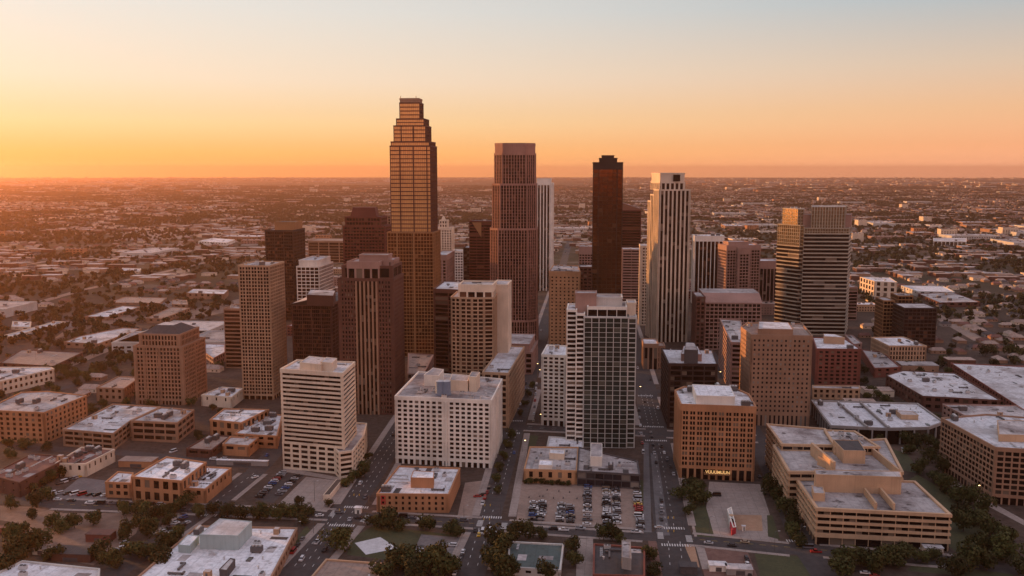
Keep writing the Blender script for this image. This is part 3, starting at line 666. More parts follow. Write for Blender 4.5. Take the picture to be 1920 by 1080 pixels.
# pink granite tower
sgr = dict(S('granite', 'glass_brown', fl=3.4, bay=3.0, sp=.35, pr=.9, sd=.1, pd=.6, top=2.2, corner=.6, roof=RG), chamfer=9)
tower('skyscraper', 'rust pink granite skyscraper with cut corners and a plain flat crown', 'building', 648,
  [(917, 1006, 600, -1, dict(sgr, fl=5)), (918, 1005, 428, 0, sgr), (922, 1004, 344, 1.5, sgr), (926, 1002, 287, 3, sgr), (927, 1001, 268, 3.6, dict(S('granite', 'glass_dark', sp=0, pr=0, sd=.3, top=3, blank=tuple(range(8)), roof=RG), chamfer=9))],
  sgr, dep=46, yf=3, ys=4, seed=28)
p, h = rect(1003, 1036, 545, 343, xe=1047, dep=30)
building('skyscraper', 'pale striped tower behind the granite skyscraper with a low white cap', 'building',
  [(p, 0, h, S('white', 'glass_dark', fl=4.2, bay=5.0, sp=0, pr=1.9, sd=.1, pd=1.2, top=3.5, corner=4, roof=RW)), (off(p, -3), h - 1, h + 7, S('white', 'glass_dark', sp=0, pr=0, top=1, blank=(0, 1, 2, 3), roof=RW))], seed=29)
# black-bronze glass tower
sbk = S('darkbrown', 'glass_black', fl=3.9, bay=5, sp=.35, pr=.3, sd=.12, pd=.18, top=1.0, corner=.3, roof=RD)
crown = S('darkbrown', 'glass_dark', sp=0, pr=0, sd=.2, top=1.2, blank=(0, 1, 2, 3), roof=RD)
tower('skyscraper', 'smooth black and bronze glass skyscraper with a notched crown', 'building', 668,
  [(1112, 1168, 316, 1, dict(sbk, solid=((.2, .215, .6), (.8, .815, .6)))), (1112, 1168, 304, 1, crown), (1124, 1157, 296, 4, crown), (1129, 1151, 291, 8, crown)], sbk, dep=42, yf=3, ys=5, seed=30)
p, h = rect(1166, 1202, 560, 394, dep=40, yf=5)
def _wedge(rt):
    q = [Vector(x) for x in p]; m = MB(); z = h - .3
    m.face([(*q[0], z), (*q[1], z), (*q[1], z + 2), (*q[0], z + 11)], m=0); m.face([(*q[1], z), (*q[2], z), (*q[2], z + 2), (*q[1], z + 2)])
    m.face([(*q[0], z + 11), (*q[1], z + 2), (*q[2], z + 2), (*q[3], z + 11)], m=1); m.face([(*q[3], z), (*q[0], z), (*q[0], z + 11), (*q[3], z + 11)]); m.face([(*q[2], z), (*q[3], z), (*q[3], z + 11), (*q[2], z + 2)]); m.obj('crown', ['rust', 'roof_red'], rt)
building('office_tower', 'dark wine coloured slab with a slanted rusty top right of the black glass skyscraper', 'building',
  [(p, 0, h, S('maroon', 'glass_brown', fl=3.9, bay=22, sp=.8, pr=1.2, sd=.2, pd=.4, top=1.5, corner=.3, roof=RD))], seed=31, extra=_wedge)
p, h = rect(1167, 1202, 592, 467, dep=30)
building('office_tower', 'small pinkish block with fine horizontal bands between two skyscrapers', 'building', [(p, 0, h, S('rose', 'glass_brown', fl=3.6, bay=12, sp=1.9, pr=.5, sd=.3, pd=.32, top=2, corner=1, roof=RW))], clutter=2, seed=32)
p, h = rect(1201, 1219, 610, 460, dep=26)
building('office_tower', 'narrow cream tower against the left side of the cream skyscraper', 'building', [(p, 0, h, S('cream', 'glass_brown', fl=3.8, bay=3.6, sp=1.7, pr=1.3, sd=.3, pd=.4, top=3, corner=2.5, roof=RW))], seed=33)
# cream skyscraper with vertical ribs
scr = S('cream', 'glass_dark', fl=4.0, bay=5.0, sp=0, pr=1.9, sd=.12, pd=.35, top=1.6, corner=1.2, roof=RW)
def _opening(rt):
    Y = g(1262, 642)[1] + 5.4; z0, z1 = hgt(Y, 340), hgt(Y, 327.5); a, b = xat(1262, Y, z0), xat(1275, Y, z0); m = MB()
    m.bar(Vector((a, Y)), Vector((b, Y - (b - a) * .087)), Vector((-.087, -1)), .35, z0, z1); m.obj('crown_opening', 'glass_dark', rt)
def multi(name, label, yb, parts, dep, yf, ys, **kw):
    """parts standing side by side from the ground: (xl, xr, ytop, inset, z0frac, style)"""
    out = []
    for xl, xr, yt, ins, zb, s in parts:
        Y0 = g(xl, yb)[1] + ins; h = hgt(Y0, yt); sn, cs = math.sin(R(yf)), math.cos(R(yf)); P = (xat(xl, Y0, h), Y0)
        zc = Y0 * CP - (h - H) * SP; k = (xr - 960) / F; w = (k * zc - P[0]) / (cs + k * sn * CP)
        Q = (P[0] + w * cs, P[1] - w * sn); d = dep - 2 * ins; v = (math.sin(R(ys)) * d, math.cos(R(ys)) * d)
        out.append(([P, Q, (Q[0] + v[0], Q[1] + v[1]), (P[0] + v[0], P[1] + v[1])], hgt(Y0, zb) - 1 if zb else 0, h, s))
    return building(name, label, 'building', out, **kw)
Yc = g(1236, 642)[1]
def crect(xl, xr, ins, yaw, dep, yt, Yb):
    Y0 = Yb + ins; h = hgt(Y0, yt); sn, cs = math.sin(R(yaw)), math.cos(R(yaw)); P = (xat(xl, Y0, h), Y0); zc = Y0 * CP - (h - H) * SP; k = (xr - 960) / F
    w = (k * zc - P[0]) / (cs + k * sn * CP); Q = (P[0] + w * cs, P[1] - w * sn); v = (sn * dep, cs * dep); return [P, Q, (Q[0] + v[0], Q[1] + v[1]), (P[0] + v[0], P[1] + v[1])]
cb = crect(1236, 1295, 0, -7, 46, 355, Yc)
blank = S('cream', 'glass_dark', sp=0, pr=0, top=1.5, blank=(0, 1, 2, 3), roof=RW)
building('skyscraper', 'cream skyscraper with bold vertical ribs and a dark square opening in its crown', 'building',
  [(seg(cb, 0, 1, 0, .45), 0, hgt(Yc, 355), scr), (seg(cb, .004, 1.06, .452, .75), 0, hgt(Yc + 20, 364), scr), (seg(cb, .008, 1.12, .752, 1), 0, hgt(Yc + 34, 376), scr),
   (seg(cb, .06, .85, .1, .9), hgt(Yc, 355) - 1, hgt(Yc + 5, 341), scr), (seg(cb, .075, .84, .12, .88), hgt(Yc + 5, 341) - 1, hgt(Yc + 6, 324), blank)], seed=34, extra=_opening)
p, h = rect(1303, 1357, 572, 442, dep=30, yf=5)
building('office_tower', 'white capped block with widely spaced vertical stripes right of the cream skyscraper', 'building', [(p, 0, h, S('white', 'glass_brown', fl=4, bay=5.5, sp=0, pr=1.1, sd=.1, pd=.8, top=8, corner=.8, roof=RW))], clutter=3, seed=35)
sx = S('rose', 'glass_brown', fl=4.0, bay=3.6, sp=1.3, pr=1.0, sd=.3, pd=.4, top=4, corner=1, roof=RW)
Yx = g(1362, 592)[1]; xb = crect(1363, 1426, 0, -9, 30, 460, Yx)
building('office_tower', 'pinkish tower with sunlit left face and a projecting centre bay', 'building',
  [(xb, 0, hgt(Yx, 460), dict(sx, top=7)), (seg(xb, .3, .66, 0, .3, 5), 0, hgt(Yx, 464), dict(sx, top=9, corner=2.2)), (seg(xb, .1, .7, .2, .8), hgt(Yx, 461), hgt(Yx + 8, 453), dict(blank, wall='rose'))], seed=36)
p, h = rect(1424, 1460, 578, 489, dep=35, yf=4)
building('office_tower', 'short dark striped block with a blank pale crown behind the banded glass tower', 'building', [(p, 0, h, S('rose', 'glass_dark', fl=4, bay=5, sp=0, pr=1.0, sd=.1, pd=.7, top=11, corner=.8, roof=RW))], clutter=2, seed=37)
# convention block with sloping front roof
p, h = rect(1322, 1428, 655, 567, dep=55, yf=4)
def _mans(rt):
    q = [Vector(x) for x in off(p, .7)]; m = MB(); z = h - .2; v = (q[3] - q[0]) * .35
    a, b = q[0] + v, q[1] + v; zt = h + 8
    m.face([(*q[0], z), (*q[1], z), (*b, zt), (*a, zt)]); m.face([(*a, zt), (*b, zt), (*q[2], zt), (*q[3], zt)], m=1)
    m.face([(*q[1], z), (*q[2], z), (*q[2], zt), (*b, zt)]); m.face([(*q[3], z), (*q[0], z), (*a, zt), (*q[3], zt)]); m.face([(*q[2], z), (*q[3], z), (*q[3], zt), (*q[2], zt)])
    m.obj('sloping_roof', ['rose', 'roof_grey'], rt)
building('office_building', 'wide pinkish office with a long sloping roof below the cross shaped tower', 'building', [(p, 0, h, S('rose', 'glass_dark', fl=4.2, bay=4.6, sp=1.2, pr=.9, sd=.3, pd=.4, top=1.4, corner=.8, roof=RG))], seed=38, extra=_mans)
p, h = rect(1306, 1322, 668, 556, xe=1300, dep=40, yf=4)
building('office_building', 'narrow brown wing on the left of the wide pinkish office', 'building', [(p, 0, h, S('brown', 'glass_dark', fl=4.2, bay=4, sp=1.5, pr=1.5, top=2, roof=RG))], clutter=2, seed=39)
# banded glass tower, right
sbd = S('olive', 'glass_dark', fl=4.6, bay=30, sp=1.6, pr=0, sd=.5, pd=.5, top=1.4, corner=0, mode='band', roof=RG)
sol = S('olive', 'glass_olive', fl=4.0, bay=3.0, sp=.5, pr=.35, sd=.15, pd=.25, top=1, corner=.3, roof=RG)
pr22, h22 = rect(1508, 1592, 628, 513, dep=50, yf=3)
def polyx(pts): # (x picture, extra distance) at a reference height
    Y0 = g(1508, 628)[1]; return [(xat(x, Y0 + d, 120), Y0 + d) for x, d in pts]
q22 = polyx([(1508, 0), (1592, -4), (1597, 44), (1508, 48)]); l22 = polyx([(1500, 9), (1507.4, 8), (1507.4, 44), (1468, 58), (1458, 38)])
Y0 = g(1508, 628)[1]
building('skyscraper', 'grey gold banded glass tower with a chiselled sunlit left top and ribbed crown', 'building',
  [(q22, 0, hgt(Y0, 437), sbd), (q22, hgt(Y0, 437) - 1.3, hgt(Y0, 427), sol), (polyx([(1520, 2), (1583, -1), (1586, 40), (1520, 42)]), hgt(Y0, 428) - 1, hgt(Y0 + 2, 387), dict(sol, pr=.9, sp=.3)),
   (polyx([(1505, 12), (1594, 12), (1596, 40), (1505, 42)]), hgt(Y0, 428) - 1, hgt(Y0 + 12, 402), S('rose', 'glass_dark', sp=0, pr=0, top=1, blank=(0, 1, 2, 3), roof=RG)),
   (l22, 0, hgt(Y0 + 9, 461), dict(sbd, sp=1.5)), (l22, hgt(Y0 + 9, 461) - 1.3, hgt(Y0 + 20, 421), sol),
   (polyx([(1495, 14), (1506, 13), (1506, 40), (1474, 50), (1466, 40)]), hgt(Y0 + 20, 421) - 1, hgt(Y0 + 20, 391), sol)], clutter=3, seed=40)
p, h = rect(1591, 1608, 600, 538, dep=40, yf=4)
building('office_building', 'small dark block at the right foot of the banded glass tower', 'building', [(p, 0, h, S('rose', 'glass_dark', fl=4, bay=8, sp=1, pr=.6, top=2, roof=RG))], seed=41)
# dark glass office, orange sunlight put into the wall colour of two parts
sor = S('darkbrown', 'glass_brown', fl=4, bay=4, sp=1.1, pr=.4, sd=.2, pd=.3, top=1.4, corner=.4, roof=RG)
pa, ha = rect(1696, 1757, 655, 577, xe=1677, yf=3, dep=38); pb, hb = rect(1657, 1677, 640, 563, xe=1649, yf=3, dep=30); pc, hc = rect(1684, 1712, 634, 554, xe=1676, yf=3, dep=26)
building('office_building', 'dark glass office with glowing orange sunlit left faces on the right side of downtown', 'building', [(pa, 0, ha, sor), (pb, 0, hb, dict(sor, wall='goldtrim_sunlit')), (pc, 0, hc, dict(sor, wall='goldtrim_sunlit'))], clutter=3, seed=42)
p, h = roofpoly([(1667, 648), (1737, 648), (1694, 631), (1634, 632)], 684)
building('office_building', 'cream low office with tall narrow windows beyond the red brick block', 'building', [(p, 0, h, S('beige', 'glass_dark', fl=4.2, bay=2.9, sp=1.2, pr=1.3, sd=.25, pd=.4, top=1.6, corner=.8, mode='win', roof=RW))], clutter=3, seed=43)
# tan masonry tower behind residential tower
p, h = roofpoly([(1030, 508), (1088, 509), (1084, 498), (1038, 496)], 650)
building('office_tower', 'old ochre masonry tower with small punched windows behind the white wing', 'building',
  [(p, 0, h, S('orangetan', 'glass_brown', fl=3.9, bay=4.4, sp=2.3, pr=2.8, sd=.3, pd=.32, top=6, corner=1, mode='win', roof=RG))], clutter=5, seed=44)
p, h = rect(1086, 1110, 630, 500, dep=30)
building('office_tower', 'brown stone block tucked left of the black glass skyscraper', 'building', [(p, 0, h, S('brown', 'glass_dark', fl=4, bay=5, sp=1.8, pr=1.6, top=2, roof=RG))], clutter=2, seed=45)
p, h = rect(1086, 1112, 560, 462, dep=34)
building('office_tower', 'rose block with a blank top beside the straight avenue left of the black skyscraper', 'building', [(p, 0, h, S('rose', 'glass_brown', fl=4, bay=4, sp=1.4, pr=1, top=12, roof=RG))], clutter=3, seed=46)
# beige curved grid tower and neighbours
A = rect(846, 925, 765, 556, dep=34); p = A[0]; h = A[1]
mid = Vector(p[0]).lerp(Vector(p[1]), .5) + Vector((-.1, -2.6)); q1 = Vector(p[0]).lerp(Vector(p[1]), .22) + Vector((0, -1.8)); q3 = Vector(p[0]).lerp(Vector(p[1]), .78) + Vector((0, -1.8))
pc = [p[0], tuple(q1), tuple(mid), tuple(q3), p[1], p[2], p[3]]
building('office_tower', 'beige tower with a gently curved gridded front and blank right edge', 'building',
  [(pc, 0, h, S('beige', 'glass_brown', fl=3.2, bay=4.6, sp=1.05, pr=1.0, sd=.25, pd=.5, top=1.5, corner=.4, roof=RG)),
   (inner(p, .17, .97, .1, .9), h - 1, hgt(p[0][1] + 3, 533), S('cream', 'glass_brown', fl=7, bay=6, sp=0, pr=1.4, pd=.5, top=6, roof=RG))], clutter=2, seed=47)
p, h = rect(925, 952, 752, 533, dep=32)
building('office_tower', 'plain cream elevator slab joined to the right of the curved beige tower', 'building', [(p, 0, h, S('cream', 'glass_dark', sp=0, pr=0, top=1.4, blank=(0, 1, 3), sd=.3, bay=4, fl=4, roof=RG))], seed=48)
p, h = roofpoly([(813, 541), (868, 543), (884, 527), (833, 526)], 740)
building('office_tower', 'dark brown tower with a pale roof squeezed left of the curved beige tower', 'building', [(p, 0, h, S('brown', 'glass_dark', fl=3.4, bay=12, sp=1.0, pr=.8, sd=.25, pd=.3, top=3.5, corner=1, roof=RW))], clutter=3, seed=49)
p, h = roofpoly([(905, 697), (953, 699), (983, 649), (942, 647)], 800)
building('office_building', 'long beige podium with square openings running along the avenue', 'building', [(p, 0, h, S('beige', 'glass_dark', fl=4.6, bay=5.5, sp=1.6, pr=1.5, sd=.35, pd=.4, top=2, corner=1, mode='win', roof=RW))], clutter=4, seed=50)
p, h = roofpoly([(953, 644), (993, 645), (1003, 626), (955, 625)], 700)
building('office_building', 'stepped grey podium at the foot of the granite skyscraper', 'building', [(off(p, 2.5), 0, h - 7, S('rose', 'glass_dark', fl=4.6, bay=6, sp=1.6, pr=1.5, top=2, roof=RT)), (p, h - 8, h, S('rose', 'glass_dark', fl=8, bay=6, sp=0, pr=0, blank=(0, 1, 2, 3), top=1, roof=RG))], seed=51)
p, h = roofpoly([(765, 700), (794, 701), (812, 665), (766, 662)], 720)
building('low_building', 'low dull pink flat roof between the stepped brown tower and the white hotel', 'building', [(p, 0, h, S('rose', 'glass_dark', top=1.4, roof=RT))], clutter=3, seed=52)
# buildings around the foot of the tallest tower
p, h = rect(813, 837, 600, 478, xe=852); building('office_tower', 'grey slab with two columns of windows right of the tallest tower', 'building', [(p, 0, h, S('rose', 'glass_dark', fl=4, bay=6, sp=1.2, pr=2.4, sd=.3, pd=.4, top=7, roof=RW))], clutter=3, seed=53)
p, h = rect(813, 847, 545, 427, xe=858, dep=26)
building('old_tower', 'old cream tower with stepped top and small spire right of the tallest tower', 'building',
  [(p, 0, h, S('cream', 'glass_brown', fl=4, bay=4, sp=1.9, pr=2, sd=.3, pd=.4, top=4, roof=RW)), (inner(p, .3, .72, .2, .8), h - 1, h + 12, S('cream', 'glass_brown', fl=5, bay=4, sp=2, pr=2, top=2, roof=RW))], seed=54,
  extra=lambda rt: _frustum(rt, 545, 824, 838, 417, 830, 832, 405, 8, 12, 'cream'))
p, h = rect(848, 868, 560, 470, dep=26); building('office_tower', 'little white gridded block beside the old cream tower', 'building', [(p, 0, h, S('white', 'glass_brown', fl=4, bay=4, sp=1.5, pr=1.3, top=3, roof=RW))], clutter=1, seed=55)
p, h = rect(880, 921, 590, 414, dep=36, yf=5)
def _slant(rt):
    A, B = Vector(p[0]), Vector(p[1]); e = B - A; n = Vector((e.y, -e.x)).normalized() * .6; m = MB()
    a, b, c = A + e * .12 + n, A + e * .55 + n, A + e * .55 + n; m.face([(*a, h - 2), (*b, h - 22), (*c, h - 2)]); m.obj('copper_panel', 'goldtrim_sunlit', rt)
building('office_tower', 'dark bronze glass tower with an orange triangular face left of the granite skyscraper', 'building', [(p, 0, h, S('maroon', 'glass_brown', fl=3.9, bay=9, sp=1.4, pr=.5, sd=.25, pd=.3, top=1.5, roof=RD))], clutter=2, seed=56, extra=_slant)
p, h = rect(869, 882, 585, 464, dep=30, yf=5); building('office_tower', 'narrow black block attached to the bronze glass tower', 'building', [(p, 0, h, S('darkbrown', 'glass_dark', fl=3.9, bay=5, sp=1.2, pr=.3, top=1.5, roof=RW))], seed=57)
p, h = rect(722, 732, 560, 402, dep=30, yf=5); building('office_tower', 'thin tan tower peeking out behind the tallest tower', 'building', [(p, 0, h, S('tan', 'glass_brown', fl=4, bay=4, sp=1, pr=1.4, pd=.6, top=3, roof=RW))], seed=58)
p, h = rect(1207, 1234, 692, 644, xe=1204, dep=28); building('office_building', 'small brown block with vertical slots at the foot of the cream skyscraper', 'building', [(p, 0, h, S('tan', 'glass_dark', fl=12, bay=4.5, sp=0, pr=1.6, pd=.6, top=4, roof=RW)), (inner(p, .5, 1.5, .2, .9), 0, h - 3, S('tan', 'glass_dark', fl=5, bay=5, sp=1.5, pr=1.8, top=2, roof=RT))], clutter=1, seed=59)
# ---- left side
p, h = roofpoly([(252, 646), (258, 651), (345, 655), (370, 648), (384, 631), (330, 616), (270, 615)], 757)
# the postmodern tower
p, h = rect(250, 342, 757, 648, xe=384, yf=6)
stl = S('tan', 'glass_brown', fl=3.2, bay=2.8, sp=1.1, pr=1.1, sd=.3, pd=.35, top=1.5, bot=4, corner=2.4, roof=RT, mode='glaze', minor=0)
def _hip(rt):
    q = [Vector(x) for x in off(p, -5)]; z0, z1 = h + 9.2, h + 15; c = (q[0] + q[1] + q[2] + q[3]) / 4; m = MB(); t = [c + (x - c) * .45 for x in q]
    for i in range(4): m.face([(*q[i], z0), (*q[(i + 1) % 4], z0), (*t[(i + 1) % 4], z1), (*t[i], z1)])
    m.face([(*x, z1) for x in t], m=1); m.obj('sloping_roof', ['roof_dark', 'roof_grey'], rt)
building('office_tower', 'tan castle like tower with a sloping dark roof left of the lattice tower', 'building',
  [(p, 0, h, dict(stl, solid=((.22, .235, .9), (.5, .515, .9)))), (off(p, -3.5), h - 1, h + 9.5, dict(stl, bot=0, fl=4.5))], seed=60, extra=_hip)
p, h = rect(420, 450, 690, 578, dep=30); building('office_building', 'brown mid rise with horizontal bands left of the lattice tower', 'building', [(p, 0, h, S('tan', 'glass_brown', fl=3.9, bay=14, sp=1.4, pr=.4, top=2, roof=RT))], clutter=2, seed=61)
def low(name, label, pts, base, wall, roof, fl=4, bay=5, sp=2, pr=2.4, cl=5, seed=0, mode='glaze', i=0, glass='glass_dark', boxes=(), **kw):
    p, h = roofpoly(pts, base, i)
    return building(name, label, 'building', [(p, 0, h, S(wall, glass, fl=fl, bay=bay, sp=sp, pr=pr, sd=.3, pd=.36, top=kw.get('top', 1.3), corner=kw.get('corner', 1), mode=mode, roof=roof))], clutter=cl, seed=seed, boxes=boxes)
low('apartment_block', 'reddish brick block of flats with deep window bays on the left edge', [(-30, 768), (82, 773), (162, 741), (88, 733), (40, 735)], 826, 'orangebrick', RG, 3.8, 5, 1.6, 2.6, 6, 70, 'win')
low('parking_garage', 'wide garage like office with horizontal openings and a pale cluttered roof, its left wing', [(118, 804), (212, 812), (244, 788), (300, 762), (212, 757)], 836, 'tan', RW, 4.2, 8, 1.7, .9, 12, 71, 'band', top=1.5)
low('parking_garage', 'right wing of the garage like office with pale cluttered roof', [(246, 788), (332, 792), (363, 768), (302, 763)], 826, 'tan', RW, 4.2, 8, 1.7, .9, 7, 72, 'band', top=1.5)
low('low_building', 'small tan building with dark flat roof and pale side wall by the road', [(104, 868), (160, 869), (214, 842), (153, 838)], 893, 'cream', 'roof_red', 5, 6, 3, 4, 6, 73, 'win')
low('brick_building', 'central tall part of the low brick civic building with white roof', [(247, 893), (340, 901), (386, 866), (312, 856)], 941, 'orangebrick', RC, 7, 5.5, 2.4, 2.6, 6, 74, 'win')
low('brick_building', 'left terrace wing of the low brick civic building', [(198, 903), (245, 905), (249, 886), (221, 884)], 932, 'orangebrick', RC, 4.4, 5, 1.9, 1.9, 2, 75, 'win')
low('brick_building', 'right wing of the low brick civic building with ducts on a white roof', [(341, 914), (385, 916), (433, 877), (374, 874)], 942, 'orangebrick', RC, 5.2, 6, 3.4, 3.6, 7, 76, 'win')
low('low_building', 'pale pink cube with a few slots beside the castle like tower', [(378, 740), (434, 744), (455, 728), (415, 725)], 761, 'cream', RW, 6, 9, 4, 7, 5, 77, 'win')
low('low_building', 'terracotta building with stained white roof left of the striped office', [(394, 786), (452, 792), (503, 767), (420, 766)], 822, 'orangebrick', RW, 8, 6, 3, 2.4, 6, 78)
low('low_building', 'terracotta building with a littered white roof touching the striped office', [(440, 812), (519, 817), (529, 778), (503, 775), (470, 790)], 836, 'orangebrick', RW, 5, 7, 2.6, 3, 14, 79)
low('low_building', 'small orange box with grey roof between the terracotta buildings and the street', [(418, 832), (466, 835), (484, 820), (432, 818)], 853, 'orangebrick', RG, 5, 7, 3.4, 3, 2, 80)
low('low_building', 'dark roofed shop beside the small orange box', [(350, 840), (396, 843), (432, 817), (392, 815)], 856, 'brown', 'roof_tan', 5, 7, 3, 2, 2, 81)
low('warehouse', 'brown shed with rusty flat roof on the left side of the empty lots', [(-20, 890), (36, 904), (131, 856), (60, 850)], 918, 'brown', 'roof_red', 5, 9, 4, 7, 8, 82)
low('low_building', 'tan building with angled flat roof left of the castle like tower', [(181, 726), (232, 728), (262, 707), (222, 705)], 752, 'tan', RT, 5, 6, 2.6, 3, 2, 83)
low('low_building', 'long white warehouse office on the left edge', [(-40, 712), (2, 714), (101, 691), (95, 688), (-30, 688)], 738, 'cream', RW, 5, 5, 2.5, 2.6, 5, 84, 'win')
low('low_building', 'grey flat building at the right foot of the castle like tower', [(384, 660), (400, 671), (421, 660), (421, 645), (385, 644)], 690, 'rose', RW, 5, 6, 2, 2, 1, 85, i=1)
# bottom edge
p, h = roofpoly([(236, 1100), (496, 1104), (556, 989), (370, 986)], 1010, 2)
building('low_building', 'big flat building with patchy white roof and rooftop plant in the foreground', 'building', [(p, 0, h, S('tan', 'glass_dark', fl=5, bay=6, sp=2.4, pr=2.6, top=1.3, corner=1, mode='win', roof=RC))], clutter=14, seed=86,
  boxes=[rbox([(374, 1003), (446, 1005), (472, 978), (412, 973)], h - 1, h + 6.5, 'teal', RC), rbox([(334, 1022), (356, 1024), (373, 1005), (352, 1003)], h - 1, h + 3.0, 'teal', RC), rbox([(411, 1068), (425, 1070), (441, 1049), (432, 1047)], h - 1, h + 3, 'darkgrey', RG)])
low('low_building', 'flat building with clean bluish white roof cut by the bottom left corner', [(-60, 1100), (182, 1106), (186, 1066), (42, 1051)], 1085, 'palegrey', RC, 5, 6, 2.6, 3, 3, 87, i=2, boxes=())
low('low_building', 'beige flat roofed building cut by the bottom edge beside the grass lot', [(560, 1110), (690, 1114), (722, 1056), (612, 1048)], 1072, 'beige', RT, 5, 6, 2.6, 3, 2, 88, i=2)
low('low_building', 'building with a dark green flat roof between trees at the bottom', [(954, 1062), (1050, 1068), (1056, 1020), (955, 1015)], 1078, 'palegrey', 'roof_green', 5, 6, 2.6, 3, 2, 89)
low('brick_building', 'red brick building with a black flat roof and white ducts at the bottom edge', [(1113, 1076), (1208, 1079), (1208, 1026), (1114, 1019)], 1098, 'redbrick', 'roof_dark', 6, 7, 2.6, 3, 8, 90, 'win',
    boxes=[rbox([(1166, 1045), (1184, 1048), (1182, 1016), (1166, 1014)], 8, 13.5, 'grey', RG)])
# right side
low('warehouse', 'large flat building with worn mottled white roof behind the hall', [(1730, 742), (1876, 750), (1790, 699), (1693, 694), (1662, 703)], 770, 'brown', RW, 5, 7, 2.6, 3, 18, 91)
low('warehouse', 'long red brick warehouse with patchy bluish white roof on the right', [(1922, 769), (2060, 780), (1985, 690), (1783, 680)], 791, 'redbrick', RW, 5, 6, 2.2, 3, 14, 92)
low('low_building', 'flat dark stained roof behind the right edge apartment building', [(1808, 778), (1960, 786), (1905, 760), (1768, 757)], 802, 'rose', RG, 5, 7, 2.6, 3, 8, 93)
low('brick_building', 'long red brick annex with cluttered roof right of the dark red block', [(1640, 690), (1688, 688), (1655, 660), (1616, 655)], 708, 'redbrick', RG, 5, 7, 2.6, 5, 6, 94)
low('low_building', 'round ended grey roof strip behind the dark red block', [(1600, 645), (1616, 643), (1598, 628), (1584, 627)], 655, 'rose', RG, 5, 7, 2.6, 3, 1, 95)
low('office_building', 'boxy beige plant with windowless walls right of the banded tower', [(1640, 527), (1682, 529), (1668, 520), (1613, 519)], 558, 'cream', RW, 9, 11, 3, 5, 2, 96)
low('warehouse', 'wide white roofed shed right of the boxy beige plant', [(1720, 546), (1790, 547), (1768, 536), (1690, 535)], 556, 'palegrey', RC, 8, 12, 5, 8, 1, 97)
low('warehouse', 'long flat dark roof beyond the sunlit glass office', [(1762, 567), (1838, 566), (1788, 548), (1722, 550)], 576, 'brown', RG, 8, 12, 4, 6, 6, 98)
low('office_building', 'long white office slab with vertical fins far out on the right plain', [(1750, 452), (1812, 453), (1812, 446), (1750, 446)], 460, 'white', RW, 10, 9, 0, 2, 1, 99)
# flat sheds across the left plain (roof outline, base row, wall, roof)
for k, (pts, base, wall, roof, lab) in enumerate([
  ([(160, 593), (202, 594), (262, 575), (230, 573)], 600, 'tan', RW, 'pale shed nearest the freeway bend on the left plain'),
  ([(275, 596), (305, 597), (356, 577), (322, 575)], 606, 'tan', RT, 'pinkish flat shed with an open white bay on the left plain'),
  ([(120, 641), (184, 644), (265, 616), (230, 614), (150, 630)], 652, 'tan', RW, 'patchy white roofed depot facing the row of trees on the left plain'),
  ([(5, 629), (22, 630), (122, 603), (105, 602)], 634, 'cream', RW, 'very long thin white shed on the left plain'),
  ([(0, 680), (100, 686), (155, 660), (40, 655)], 690, 'brown', 'roof_tan', 'big brown flat roof behind the long white warehouse office'),
  ([(350, 549), (420, 551), (428, 543), (362, 541)], 560, 'tan', RW, 'broad pale factory left of the lattice tower'),
  ([(205, 567), (300, 568), (312, 558), (235, 556)], 571, 'tan', RT, 'low pinkish store beyond the tree belt'),
  ([(323, 570), (352, 571), (350, 562), (324, 562)], 578, 'tan', RT, 'small square depot beyond the tree belt'),
  ([(226, 508), (262, 509), (264, 503), (230, 502)], 513, 'cream', RW, 'white pitched store far out on the left plain'),
  ([(372, 452), (425, 455), (440, 449), (400, 446)], 458, 'white', RW, 'bright white roof far out near the river on the left plain'),
  ([(22, 612), (56, 613), (58, 603), (24, 602)], 618, 'cream', RW, 'small white house like store at the far left edge')]):
    low('warehouse', lab, pts, base, wall, roof, 6, 10, 3.5, 6, 3, 100 + k)
